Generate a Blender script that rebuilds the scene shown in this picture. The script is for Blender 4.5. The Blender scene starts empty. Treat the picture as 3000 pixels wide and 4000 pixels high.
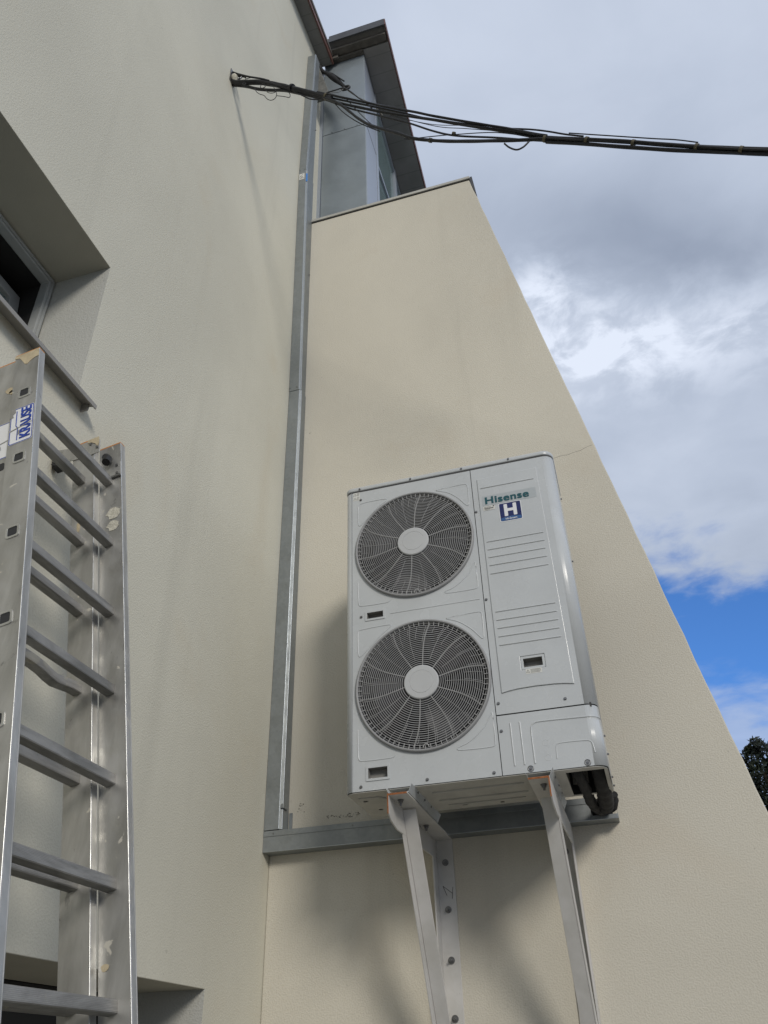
import bpy, bmesh, math, random
from mathutils import Vector, Matrix
from mathutils.geometry import tessellate_polygon
random.seed(7)
C = bpy.context.scene.collection
sc = bpy.context.scene
R = math.radians

# ------------------------------------------------------------------ camera
cd = bpy.data.cameras.new('camera'); cam = bpy.data.objects.new('camera', cd); C.objects.link(cam)
sc.camera = cam
right = Vector((0.95792902, 0.28599777, -0.02402621)).normalized()
down = Vector((-0.18322346, 0.54495826, -0.81819903))
down = (down - right*down.dot(right)).normalized()
fwd = right.cross(down)
m = Matrix((right, -down, -fwd)).transposed().to_4x4()
m.translation = Vector((1.586, -3.58, 1.6))
cam.matrix_world = m
cd.sensor_fit = 'HORIZONTAL'; cd.sensor_width = 36; cd.lens = 36*3190.5/3000
cd.clip_start = 0.05; cd.clip_end = 3000

# ------------------------------------------------------------------ light
SUN = Vector((0.468, -0.67, 0.38)).normalized()
sd = bpy.data.lights.new('sun', 'SUN'); sun = bpy.data.objects.new('sun', sd); C.objects.link(sun)
sd.energy = 1.32; sd.angle = R(14); sd.color = (1.0, 0.94, 0.85)
sun.rotation_euler = SUN.to_track_quat('Z', 'Y').to_euler(); sun.location = (6, -8, 9)

world = bpy.data.worlds.new('World'); sc.world = world; world.use_nodes = True
class NT:
    """tiny expression helper over a node tree"""
    def __init__(s, nt): s.nt = nt; s.n = nt.nodes; s.l = nt.links
    def put(s, sock, v):
        if hasattr(v, 'is_output') or hasattr(v, 'links'): s.l.new(v, sock)
        elif isinstance(v, (tuple, list)): sock.default_value = tuple(v) + ((1,) if len(v) == 3 and len(sock.default_value) == 4 else ())
        else: sock.default_value = v
    def math(s, op, a, b=0.0, c=None, clamp=False):
        n = s.n.new('ShaderNodeMath'); n.operation = op; n.use_clamp = clamp
        s.put(n.inputs[0], a); s.put(n.inputs[1], b)
        if c is not None: s.put(n.inputs[2], c)
        return n.outputs[0]
    def noise(s, vec, scale, detail=2.0, rough=0.5, dist=0.0, out=0):
        n = s.n.new('ShaderNodeTexNoise'); n.inputs['Scale'].default_value = scale
        n.inputs['Detail'].default_value = detail; n.inputs['Roughness'].default_value = rough
        n.inputs['Distortion'].default_value = dist
        if vec is not None: s.l.new(vec, n.inputs['Vector'])
        return n.outputs[out]
    def ramp(s, v, a, b, lo=0.0, hi=1.0):
        n = s.n.new('ShaderNodeMapRange'); n.interpolation_type = 'SMOOTHSTEP'
        s.put(n.inputs[0], v); n.inputs[1].default_value = a; n.inputs[2].default_value = b
        n.inputs[3].default_value = lo; n.inputs[4].default_value = hi
        return n.outputs[0]
    def mix(s, f, a, b, mode='MIX'):
        n = s.n.new('ShaderNodeMix'); n.data_type = 'RGBA'; n.blend_type = mode
        s.put(n.inputs[0], f); s.put(n.inputs[6], a); s.put(n.inputs[7], b)
        return n.outputs[2]
    def sep(s, v):
        n = s.n.new('ShaderNodeSeparateXYZ'); s.l.new(v, n.inputs[0]); return n.outputs
    def comb(s, x, y, z):
        n = s.n.new('ShaderNodeCombineXYZ'); s.put(n.inputs[0], x); s.put(n.inputs[1], y); s.put(n.inputs[2], z); return n.outputs[0]
    def obj(s): return s.n.new('ShaderNodeTexCoord').outputs['Object']
    def scale(s, v, sc_):
        n = s.n.new('ShaderNodeMapping'); n.inputs['Scale'].default_value = sc_; s.l.new(v, n.inputs[0]); return n.outputs[0]
    def bump(s, h, strength, dist):
        n = s.n.new('ShaderNodeBump'); n.inputs['Strength'].default_value = strength; n.inputs['Distance'].default_value = dist
        s.l.new(h, n.inputs['Height']); return n.outputs[0]

w = NT(world.node_tree)
bg = w.n['Background']; bg.inputs[1].default_value = 0.1
sky = w.n.new('ShaderNodeTexSky'); sky.sky_type = 'NISHITA'; sky.sun_disc = False
sky.sun_elevation = math.asin(SUN.z); sky.sun_rotation = math.atan2(SUN.x, SUN.y)
sky.air_density = 1.0; sky.dust_density = 0.4; sky.ozone_density = 2.5
d = w.sep(w.n.new('ShaderNodeTexCoord').outputs['Generated'])
dz = w.math('MAXIMUM', d[2], 0.05)
px = w.math('DIVIDE', d[0], dz); py = w.math('DIVIDE', d[1], dz)
P = w.comb(px, py, 0.0)
def gauss(cx, cy, sx, sy, rot=0.0):
    a = w.math('SUBTRACT', px, cx); b = w.math('SUBTRACT', py, cy)
    c_, s_ = math.cos(rot), math.sin(rot)
    u = w.math('ADD', w.math('MULTIPLY', a, c_/sx), w.math('MULTIPLY', b, s_/sx))
    v = w.math('ADD', w.math('MULTIPLY', a, -s_/sy), w.math('MULTIPLY', b, c_/sy))
    q = w.math('ADD', w.math('MULTIPLY', u, u), w.math('MULTIPLY', v, v))
    return w.math('EXPONENT', w.math('MULTIPLY', q, -1.0))
n1 = w.noise(P, 4.2, 7, 0.52, 0.35); n2 = w.noise(P, 11.0, 6, 0.6, 0.3); n3 = w.noise(P, 1.6, 3, 0.5)
f = w.math('MULTIPLY_ADD', w.math('SUBTRACT', n1, 0.5), 0.42, 0.50)
def add(acc, g, k): return w.math('MULTIPLY_ADD', g, k, acc)
f = add(f, gauss(0.05, 0.48, 0.35, 0.20), 0.16)
f = add(f, gauss(0.22, 0.86, 0.36, 0.10, 0.5), -0.30)
bn = w.ramp(n2, 0.36, 0.66)
f = add(f, gauss(0.12, 1.03, 0.28, 0.11), 0.16)
f = add(f, w.math('MULTIPLY', gauss(0.01, 0.885, 0.06, 0.07), bn), 0.60)
f = add(f, w.math('MULTIPLY', gauss(0.06, 1.02, 0.11, 0.09), bn), 0.60)
f = add(f, w.math('MULTIPLY', gauss(0.24, 1.06, 0.20, 0.12), bn), 0.40)
f = add(f, gauss(0.20, 1.45, 0.5, 0.25), 0.04)
f = w.math('ADD', f, 0.0, clamp=True)
cr = w.n.new('ShaderNodeValToRGB'); w.l.new(f, cr.inputs[0])
el = cr.color_ramp.elements
el[0].position = 0.0; el[0].color = (1.6, 1.95, 2.7, 1)
el[1].position = 1.0; el[1].color = (5.9, 6.4, 7.4, 1)
e = el.new(0.5); e.color = (3.65, 4.15, 5.1, 1)
edge = w.math('ADD', py, w.math('MULTIPLY', w.math('SUBTRACT', n1, 0.5), 1.1))
edge = w.math('ADD', edge, w.math('MULTIPLY', w.math('SUBTRACT', n2, 0.5), 0.42))
edge = w.math('SUBTRACT', edge, w.math('MULTIPLY', px, 0.35))
gap = w.math('MULTIPLY', w.ramp(edge, 1.50, 1.98), w.ramp(edge, 2.25, 2.95, 1.0, 0.35))
cloudmask = w.math('SUBTRACT', 1.0, gap)
skyc = w.mix(1.0, sky.outputs[0], (0.50, 0.84, 1.30), 'MULTIPLY')
col = w.mix(cloudmask, skyc, cr.outputs[0])
w.l.new(col, bg.inputs[0])

sc.view_settings.view_transform = 'Standard'; sc.view_settings.look = 'None'
sc.view_settings.exposure = 0.40; sc.view_settings.gamma = 1.0
sc.render.engine = 'CYCLES'

# ------------------------------------------------------------------ materials
def mat(name, base, rough=0.6, metal=0.0, fn=None, coat=0.0, spec=0.5):
    mt = bpy.data.materials.new(name); mt.use_nodes = True
    b = mt.node_tree.nodes['Principled BSDF']
    b.inputs['Base Color'].default_value = (*base, 1); b.inputs['Roughness'].default_value = rough
    b.inputs['Metallic'].default_value = metal; b.inputs['Specular IOR Level'].default_value = spec
    b.inputs['Coat Weight'].default_value = coat; b.inputs['Coat Roughness'].default_value = 0.15
    t = NT(mt.node_tree)
    if fn: fn(t, b)
    return mt
def varied(base, amt=0.06, scale=6.0, bumpscale=None, bstr=0.2, bdist=0.001, rv=0.08, rough=0.5, spots=0.0):
    def fn(t, b):
        o = t.obj(); n = t.noise(o, scale, 5, 0.6)
        k = t.ramp(n, 0.25, 0.75)
        c = t.mix(k, tuple(x*(1-amt) for x in base), tuple(min(1, x*(1+amt)) for x in base))
        if spots:
            s2 = t.ramp(t.noise(o, scale*9, 3, 0.7), 0.66, 0.72)
            c = t.mix(t.math('MULTIPLY', s2, spots), c, tuple(x*0.45 for x in base))
        t.l.new(c, b.inputs['Base Color'])
        t.l.new(t.ramp(t.noise(o, scale*2.3, 4), 0.3, 0.7, rough-rv, rough+rv), b.inputs['Roughness'])
        if bumpscale: t.l.new(t.bump(t.noise(o, bumpscale, 3, 0.6), bstr, bdist), b.inputs['Normal'])
    return fn
def stucco(base, stain, gmin, gmax, axis):
    def fn(t, b):
        o = t.obj()
        big = t.ramp(t.noise(o, 0.55, 5, 0.55, 0.4), 0.32, 0.68)
        c = t.mix(big, tuple(x*0.91 for x in base), tuple(x*1.05 for x in base))
        # warm blotches and faint vertical rain streaks
        bl = t.ramp(t.noise(t.scale(o, (1, 1, 0.8)), 1.5, 4, 0.55, 0.6), 0.53, 0.74)
        c = t.mix(t.math('MULTIPLY', bl, 0.38), c, stain)
        st = t.ramp(t.noise(t.scale(o, (3.2, 3.2, 0.22)), 1.0, 4, 0.6, 0.3), 0.56, 0.76)
        c = t.mix(t.math('MULTIPLY', st, 0.30), c, tuple(x*0.72 for x in base))
        # little dirt specks
        sp = t.ramp(t.noise(o, 34, 2, 0.5), 0.735, 0.77)
        c = t.mix(t.math('MULTIPLY', sp, 0.35), c, tuple(x*0.5 for x in base))
        g = t.noise(o, 260, 2, 0.5); g2 = t.noise(o, 150, 2, 0.5)
        z = t.sep(o)[2]
        c = t.mix(t.math('MULTIPLY', t.ramp(g2, 0.52, 0.3), 0.22), c, tuple(x*0.7 for x in base))  # hollows of the grain tinted darker, their shade painted into the colour
        t.l.new(c, b.inputs['Base Color'])
        h = t.math('ADD', t.math('MULTIPLY', g, 0.35), t.ramp(g2, 0.38, 0.64))
        t.l.new(t.bump(h, gmax, 0.0026), b.inputs['Normal'])
        b.inputs['Specular IOR Level'].default_value = 0.15
    return fn
M = {}
M['wallA'] = mat('cream render', (.52, .50, .43), .93, fn=stucco((.64, .62, .525), (.58, .52, .40), .3, .24, 1))
M['wallB'] = mat('warm cream render', (.52, .48, .40), .93, fn=stucco((.595, .563, .478), (.54, .475, .375), .3, .28, 0))
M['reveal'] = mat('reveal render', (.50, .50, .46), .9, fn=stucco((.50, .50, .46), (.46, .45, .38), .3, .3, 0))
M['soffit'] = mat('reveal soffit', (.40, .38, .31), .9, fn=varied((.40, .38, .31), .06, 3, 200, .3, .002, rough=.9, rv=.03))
M['ac'] = mat('off white enamel', (.60, .63, .65), .30, fn=varied((.49, .51, .515), .045, 4, 5, .10, .006, rough=.25, rv=.05), coat=.25)
M['acgrille'] = mat('grey grille plastic', (.40, .395, .375), .5, fn=varied((.285, .287, .287), .05, 20, rough=.5))
M['acspoke'] = mat('paler grille spoke plastic', (.37, .37, .365), .45)
M['achub'] = mat('hub plastic', (.50, .51, .51), .45, fn=varied((.47, .48, .48), .03, 8, rough=.45))
M['acdark'] = mat('dark cavity', (.025, .026, .028), .7)
M['fanblade'] = mat('fan blade plastic', (.05, .05, .055), .45)
M['base'] = mat('base pan steel', (.45, .44, .40), .5, fn=varied((.45, .44, .40), .10, 12, rough=.5, spots=.3))
M['pocket'] = mat('handle pocket', (.22, .215, .20), .6)
M['seam'] = mat('seam shadow gap', (.05, .05, .05), .8)
M['teal'] = mat('teal lettering', (.004, .075, .09), .4)
M['navy'] = mat('navy badge', (.008, .016, .10), .35, fn=varied((.008, .016, .10), .2, 60, rough=.35))
M['azure'] = mat('azure band', (.03, .10, .26), .35)
M['white'] = mat('white print', (.72, .73, .74), .45)
M['paper'] = mat('sticker paper', (.62, .62, .58), .6, fn=varied((.62, .62, .58), .06, 60, rough=.6))
M['film'] = mat('grey sticker film', (.40, .43, .44), .3)
M['ink'] = mat('black print', (.03, .03, .03), .6)
M['krause'] = mat('blue sticker print', (.012, .045, .30), .5, fn=varied((.012, .045, .30), .3, 90, rough=.5))
M['screw'] = mat('screw steel', (.22, .22, .22), .35, .8)
def galv_fn(t, b):
    o = t.obj()
    v = t.n.new('ShaderNodeTexVoronoi'); v.inputs['Scale'].default_value = 70; t.l.new(o, v.inputs['Vector'])
    k = t.math('ADD', t.math('MULTIPLY', t.sep(v.outputs['Color'])[0], 0.35), t.math('MULTIPLY', t.ramp(t.noise(t.scale(o, (1, 1, .35)), 7, 5, .6), .25, .75), 0.65))
    t.l.new(t.mix(k, (.22, .238, .24), (.295, .315, .318)), b.inputs['Base Color'])
    t.l.new(t.ramp(t.noise(o, 14, 5), .3, .7, .38, .6), b.inputs['Roughness'])
    t.l.new(t.bump(t.noise(t.scale(o, (1, 1, .3)), 6, 2), .12, .01), b.inputs['Normal'])
M['galv'] = mat('galvanised steel', (.35, .38, .38), .45, .55, galv_fn)
M['galvsheen'] = mat('folded edge with painted sheen', (.46, .50, .54), .32, .9)  # paler metal for the fold ridges, their sheen painted into the colour
def alu_fn(t, b):
    o = t.obj()
    n = t.noise(t.scale(o, (1, 1, .25)), 11, 6, .62, .4)
    c = t.mix(t.ramp(n, .3, .72), (.36, .355, .335), (.56, .555, .53))
    # dried plaster splashes and dark scuffs
    sp = t.ramp(t.noise(o, 26, 3, .55, .5), .69, .715)
    c = t.mix(t.math('MULTIPLY', sp, .65), c, (.52, .49, .40))
    sc_ = t.ramp(t.noise(t.scale(o, (1, 1, .5)), 18, 5, .7, .8), .64, .70)
    c = t.mix(t.math('MULTIPLY', sc_, .45), c, (.12, .12, .12))
    scr = t.ramp(t.noise(t.scale(o, (6, 6, 60)), 4, 3, .6, .5), .72, .75)
    c = t.mix(t.math('MULTIPLY', scr, .25), c, (.6, .6, .58))
    t.l.new(c, b.inputs['Base Color'])
    t.l.new(t.math('SUBTRACT', .85, t.math('MULTIPLY', sp, .8)), b.inputs['Metallic'])
    t.l.new(t.ramp(t.noise(o, 16, 5, .6), .25, .75, .36, .62), b.inputs['Roughness'])
M['alu'] = mat('weathered aluminium', (.5, .5, .48), .45, .85, alu_fn)
def rung_fn(t, b):
    o = t.obj()
    c = t.mix(t.ramp(t.noise(t.scale(o, (1, .2, 1)), 22, 6, .65, .5), .3, .7), (.20, .197, .185), (.38, .37, .35))
    sp = t.ramp(t.noise(t.scale(o, (1, .6, 1)), 16, 3, .6, .8), .66, .70)
    c = t.mix(t.math('MULTIPLY', sp, .5), c, (.45, .42, .33))
    t.l.new(c, b.inputs['Base Color'])
    t.l.new(t.bump(t.math('SINE', t.math('MULTIPLY', t.sep(o)[2], 2200)), .25, .0008), b.inputs['Normal'])
M['rung'] = mat('dull ribbed aluminium', (.3, .3, .28), .55, .7, rung_fn)
M['aluedge'] = mat('bright ladder edge', (.56, .56, .54), .3, .9, varied((.56, .56, .54), .2, 14, rough=.32))
M['cap'] = mat('plaster caked rail cap', (.45, .38, .24), .8, fn=varied((.46, .39, .26), .15, 40, 200, .3, .002, rough=.8))
M['orange'] = mat('orange plastic plug', (.50, .20, .05), .6)
M['rubber'] = mat('black rubber', (.012, .012, .013), .55)
M['foam'] = mat('black foam insulation', (.010, .010, .011), .8, fn=varied((.010, .010, .011), .3, 60, 120, .5, .003, rough=.8, rv=.05))
M['cable'] = mat('black cable sheath', (.016, .017, .021), .5, fn=varied((.008, .0085, .011), .4, 30, 90, .4, .002, rough=.5))
M['greycable'] = mat('grey frayed cable', (.10, .095, .08), .8)
M['putty'] = mat('cement putty', (.55, .53, .46), .9, fn=varied((.50, .48, .40), .2, 60, 90, .6, .01, rough=.9, rv=.04))
M['tie'] = mat('yellowed tape', (.085, .072, .04), .6)
def paint_fn(t, b):
    o = t.obj()
    c = t.mix(t.ramp(t.noise(o, 7, 5, .6), .3, .7), (.50, .49, .46), (.60, .59, .57))
    r_ = t.ramp(t.noise(o, 30, 5, .7, .5), .705, .73)
    c = t.mix(t.math('MULTIPLY', r_, .6), c, (.20, .16, .12))
    t.l.new(c, b.inputs['Base Color'])
    t.l.new(t.bump(t.noise(o, 120, 3), .15, .001), b.inputs['Normal'])
M['bracket'] = mat('white painted angle steel', (.56, .55, .53), .42, fn=paint_fn)
M['rust'] = mat('rusty cut end', (.26, .09, .03), .9, fn=varied((.27, .095, .03), .3, 90, rough=.9, rv=.05))
M['clad'] = mat('grey metal cladding', (.27, .285, .31), .42, .35, varied((.265, .30, .32), .09, 2.2, 2.5, .10, .03, rough=.42))
M['flash'] = mat('light metal flashing', (.40, .44, .50), .4, .5)
M['soffdark'] = mat('grey brown eave board', (.17, .165, .155), .8, fn=varied((.17, .165, .155), .12, 5, rough=.8))
def soff_fn(t, b):
    o = t.obj(); s = t.sep(o)
    fr = t.math('FRACT', t.math('MULTIPLY', s[1], 6.5))
    line = t.math('LESS_THAN', fr, .05)
    c = t.mix(t.ramp(t.noise(o, 4, 4), .3, .7), (.20, .195, .185), (.25, .245, .235))
    c = t.mix(t.math('MULTIPLY', line, .32), c, (.07, .07, .065))
    t.l.new(c, b.inputs['Base Color'])
M['soffboard'] = mat('jointed soffit panels', (.25, .24, .23), .75, fn=soff_fn)
M['fascia'] = mat('dark roof fascia', (.06, .062, .066), .6, fn=varied((.06, .062, .066), .15, 8, rough=.6))
M['copper'] = mat('reddish roof edge', (.13, .06, .048), .6, fn=varied((.13, .06, .048), .25, 20, rough=.6))
M['roof'] = mat('grey roof sheet', (.14, .13, .12), .7, fn=varied((.14, .13, .12), .12, 3, rough=.7))
M['wood'] = mat('weathered beam', (.115, .105, .09), .85, fn=varied((.115, .105, .09), .25, 9, rough=.85))
M['concrete'] = mat('grey mineral filler', (.17, .17, .155), .9, fn=varied((.17, .17, .155), .3, 18, 80, .5, .01, rough=.9, rv=.04))
M['glass'] = mat('greenish glazing', (.15, .21, .21), .12, spec=.6)
M['frame'] = mat('shade-greyed white window frame', (.46, .47, .46), .35, fn=varied((.36, .37, .36), .05, 8, rough=.35))  # white frame with a greyed base, shade of the recess put in the colour
M['dark'] = mat('unlit room', (.02, .019, .018), .9)
M['sill'] = mat('metal window sill', (.27, .26, .24), .5, .0, varied((.27, .26, .24), .08, 6, rough=.5))
M['copingmetal'] = mat('pale coping metal', (.42, .41, .37), .5, fn=varied((.42, .41, .37), .1, 8, rough=.5))
M['bluespray'] = mat('blue paint mark', (.03, .18, .50), .6)
M['asphalt'] = mat('pale concrete paving', (.20, .195, .18), .9, fn=varied((.20, .195, .18), .12, 1.5, 60, .5, .01, rough=.9, rv=.04))
M['leaf'] = mat('dark foliage', (.02, .032, .014), .65, fn=varied((.011, .017, .007), .75, 2, rough=.65))
M['bark'] = mat('bark', (.06, .045, .035), .9, fn=varied((.06, .045, .035), .3, 12, 40, .6, .02, rough=.9, rv=.04))

# ------------------------------------------------------------------ mesh helpers
class MB:
    def __init__(s, T=None): s.v = []; s.f = []; s.sm = []; s.T = T
    def _a(s, vs, fs, smooth=False):
        o = len(s.v)
        s.v += [s.T(*p) if s.T else tuple(p) for p in vs]
        s.f += [tuple(i+o for i in f_) for f_ in fs]; s.sm += [smooth]*len(fs)
    def box(s, x0, x1, y0, y1, z0, z1):
        s._a([(x, y, z) for x in (x0, x1) for y in (y0, y1) for z in (z0, z1)],
             [(0, 1, 3, 2), (4, 6, 7, 5), (0, 4, 5, 1), (2, 3, 7, 6), (0, 2, 6, 4), (1, 5, 7, 3)])
    def hexa(s, a, b):     # two quads a,b (4 points each)
        s._a(list(a)+list(b), [(3, 2, 1, 0), (4, 5, 6, 7), (0, 1, 5, 4), (1, 2, 6, 5), (2, 3, 7, 6), (3, 0, 4, 7)])
    def prism(s, poly, mp, d0, d1, smooth=False):   # poly 2D, mp(u,v,d)->3D
        n = len(poly)
        s._a([mp(u, v, d0) for u, v in poly]+[mp(u, v, d1) for u, v in poly],
             [tuple(range(n-1, -1, -1)), tuple(range(n, 2*n))]+[(i, (i+1) % n, (i+1) % n+n, i+n) for i in range(n)], smooth)
    def plate(s, outer, holes, mp, d0, d1):
        loops = [outer]+holes
        tris = tessellate_polygon([[Vector((u, v, 0)) for u, v in L] for L in loops])
        fl = [p for L in loops for p in L]; n = len(fl)
        fs = [tuple(t) for t in tris]+[tuple(i+n for i in t) for t in tris]
        o = 0
        for L in loops:
            k = len(L); fs += [(o+i, o+(i+1) % k, o+(i+1) % k+n, o+i+n) for i in range(k)]; o += k
        s._a([mp(u, v, d0) for u, v in fl]+[mp(u, v, d1) for u, v in fl], fs)
    def tube(s, path, r, n=8, closed=False, smooth=True, flat=1.0):
        pts = [Vector(p) for p in path]; m_ = len(pts); vs = []; up = None
        for i, p in enumerate(pts):
            a = pts[(i-1) % m_] if (closed or i) else p; b = pts[(i+1) % m_] if (closed or i < m_-1) else p
            t = (b-a).normalized()
            if up is None: up = Vector((0, 0, 1)) if abs(t.z) < .9 else Vector((1, 0, 0))
            u = (up - t*up.dot(t)).normalized(); up = u; v = t.cross(u)
            rr = r[i] if isinstance(r, (list, tuple)) else r
            vs += [tuple(p+u*math.cos(2*math.pi*k/n)*rr+v*math.sin(2*math.pi*k/n)*rr*flat) for k in range(n)]
        fs = [(i*n+k, i*n+(k+1) % n, ((i+1) % m_)*n+(k+1) % n, ((i+1) % m_)*n+k) for i in range(m_ if closed else m_-1) for k in range(n)]
        s._a(vs, fs, smooth)
        if not closed: s._a(vs[:n], [tuple(range(n-1, -1, -1))]); s._a(vs[-n:], [tuple(range(n))])
    def lathe(s, prof, cx, cz, n=64, smooth=True, closed=False):   # profile (radius, y), axis along y
        m_ = len(prof)
        vs = [(cx+r*math.cos(2*math.pi*k/n), y, cz+r*math.sin(2*math.pi*k/n)) for r, y in prof for k in range(n)]
        rg = range(m_ if closed else m_-1)
        s._a(vs, [(i*n+k, i*n+(k+1) % n, ((i+1) % m_)*n+(k+1) % n, ((i+1) % m_)*n+k) for i in rg for k in range(n)], smooth)
    def disc(s, c, ax, r, h, n=12):    # small cylinder, centre c, along unit axis ax by h
        c = Vector(c); ax = Vector(ax).normalized(); s.tube([c, c+ax*h], r, n, smooth=False)
    def build(s, name, material, parent=None, bevel=0, seg=2, wn=False):
        me = bpy.data.meshes.new(name); me.from_pydata(s.v, [], s.f); me.materials.append(material)
        bm = bmesh.new(); bm.from_mesh(me); bmesh.ops.recalc_face_normals(bm, faces=bm.faces); bm.to_mesh(me); bm.free()
        me.polygons.foreach_set('use_smooth', s.sm)
        o = bpy.data.objects.new(name, me); C.objects.link(o)
        if parent: o.parent = parent; o.matrix_parent_inverse = Matrix.Translation(-parent_world(parent))
        if bevel:
            b = o.modifiers.new('bevel', 'BEVEL'); b.width = bevel; b.segments = seg; b.limit_method = 'ANGLE'; b.angle_limit = R(35)
        return o
def parent_world(p):
    v = Vector(p.location)
    if p.parent: pass
    return v if p.type == 'EMPTY' else Vector((0, 0, 0)) if not p.parent else Vector((0, 0, 0))
def thing(name, label, cat, loc=(0, 0, 0), group=None):
    o = bpy.data.objects.new(name, None); C.objects.link(o); o.location = loc; o.empty_display_size = .1
    o['label'] = label; o['category'] = cat
    if group: o['group'] = group
    return o
def tag(o, label, cat, group=None, kind=None):
    if label: o['label'] = label
    if cat: o['category'] = cat
    if group: o['group'] = group
    if kind: o['kind'] = kind
    return o
XZ = lambda u, v, d_: (u, d_, v)     # polygon in x,z extruded along y
YZ = lambda u, v, d_: (d_, u, v)
XY = lambda u, v, d_: (u, v, d_)
def circ(cx, cz, r, n=72): return [(cx+r*math.cos(2*math.pi*k/n), cz+r*math.sin(2*math.pi*k/n)) for k in range(n)]
def rect(a, b, c, d_): return [(a, c), (b, c), (b, d_), (a, d_)]
def rrect(a, b, c, d_, r, n=5):
    o = []
    for cx, cy, s0 in ((b-r, d_-r, 0), (a+r, d_-r, 90), (a+r, c+r, 180), (b-r, c+r, 270)):
        o += [(cx+r*math.cos(R(s0+90*k/n)), cy+r*math.sin(R(s0+90*k/n))) for k in range(n+1)]
    return o
def text_mesh(name, body, size, material, parent, origin, xdir, zdir, depth=.0006, shear=0.0, offset=0.0, sx=1.0, space=1.0, bold=0.0):
    cu = bpy.data.curves.new(name, 'FONT'); cu.body = body; cu.size = size; cu.extrude = depth; cu.shear = shear; cu.offset = offset; cu.space_character = space
    to = bpy.data.objects.new(name, cu); C.objects.link(to)
    dg = bpy.context.evaluated_depsgraph_get(); me = bpy.data.meshes.new_from_object(to.evaluated_get(dg))
    bpy.data.objects.remove(to)
    x = Vector(xdir).normalized(); z = Vector(zdir).normalized(); nrm = x.cross(z)
    mtx = Matrix((x*sx, z, nrm)).transposed().to_4x4(); mtx.translation = Vector(origin)
    if bold:      # widen the strokes: the same outline laid four times, each a hair apart in depth
        bm = bmesh.new()
        for i, (dx, dy) in enumerate(((-1, -1), (1, -1), (-1, 1), (1, 1), (0, 0))):
            k = len(bm.verts); bm.from_mesh(me); bm.verts.ensure_lookup_table()
            for v in bm.verts[k:]: v.co += Vector((dx*bold, dy*bold*.7, i*.00006))
        bm.to_mesh(me); bm.free()
    me.transform(mtx); me.materials.clear(); me.materials.append(material); me.name = name
    o = bpy.data.objects.new(name, me); C.objects.link(o)
    if parent: o.parent = parent; o.matrix_parent_inverse = Matrix.Translation(-parent_world(parent))
    return o

# ------------------------------------------------------------------ ground
b = MB(); b.box(-300, 300, -300, 300, -.2, 0)
tag(b.build('ground', M['asphalt']), None, None, kind='structure')

# ------------------------------------------------------------------ the tall house (wall on the left)
house = thing('house', 'tall cream rendered house wall at left with a deep recessed window and a tiled eave', 'house', (0, -2, 0))
EZ = lambda y: 9.856+.2*y
W1 = (-3.3, -1.855, 3.60, 4.295); W2 = (-2.6, -.503, .75, 1.901)
b = MB(); b.plate([(-9, 0), (2.4, 0), (2.4, EZ(2.4)), (-9, EZ(-9))], [rect(*W1), rect(*W2)], YZ, 0, -.38)
b.build('wall', M['wallA'], house)
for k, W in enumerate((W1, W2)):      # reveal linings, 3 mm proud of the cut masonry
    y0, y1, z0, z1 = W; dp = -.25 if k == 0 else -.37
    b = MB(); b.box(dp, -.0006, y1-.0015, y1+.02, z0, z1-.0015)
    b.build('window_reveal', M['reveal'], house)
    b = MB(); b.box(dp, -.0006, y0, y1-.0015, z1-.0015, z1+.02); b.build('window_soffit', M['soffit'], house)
# upper window: outer frame, tilted sash, dark room behind
y0, y1, z0, z1 = W1
fr = MB(); fr.plate(rect(y0, y1-.003, z0+.01, z1-.003), [rect(y0+.06, y1-.034, z0+.05, z1-.032)], YZ, -.25, -.29)
wf = fr.build('window_frame', M['frame'], house, .003)
b = MB(); b.plate(rect(y0+.02, y1-.012, z0+.03, z1-.012), [rect(y0+.04, y1-.022, z0+.045, z1-.022)], YZ, -.243, -.2495)
b.build('frame_bead', M['frame'], wf, .001)
# sash tilted inwards at the top
def tilt(u, v, d_): a = R(9); return (-.300+d_*math.cos(a)-(v-3.66)*math.sin(a), u, 3.66+(v-3.66)*math.cos(a)+d_*math.sin(a))
sh = MB(); sh.plate(rect(y0+.07, -1.872, 3.66, 4.245), [rect(y0+.12, -1.925, 3.72, 4.19)], tilt, 0, -.05)
so = sh.build('window_sash', M['frame'], house, .003)
b = MB(); b.prism(rect(y0+.12, -1.925, 3.72, 4.19), tilt, -.02, -.03); b.build('pane', M['glass'], so)
b = MB(); X0, X1 = -.292, -3.0; ya, yb, za, zb = y0+.05, y1-.030, z0+.045, z1-.028
b._a([(X0, ya, za), (X0, yb, za), (X0, yb, zb), (X0, ya, zb), (X1, ya-.5, za-.4), (X1, yb+.5, za-.4), (X1, yb+.5, zb+.5), (X1, ya-.5, zb+.5)],
     [(4, 5, 6, 7), (0, 1, 5, 4), (1, 2, 6, 5), (2, 3, 7, 6), (3, 0, 4, 7)])
b.build('dark_room', M['dark'], house)
b = MB(); b.hexa([(-.25, y0-.05, 3.655), (-.25, -1.805, 3.655), (.05, -1.805, 3.585), (.05, y0-.05, 3.585)],
                 [(-.25, y0-.05, 3.648), (-.25, -1.805, 3.648), (.05, -1.805, 3.578), (.05, y0-.05, 3.578)])
b.box(.0460, .0505, y0-.05, -1.805, 3.566, 3.5845); b.box(-.0, .03, -1.825, -1.818, 3.555, 3.585)
b.build('window_sill', M['sill'], house, .001)
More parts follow.
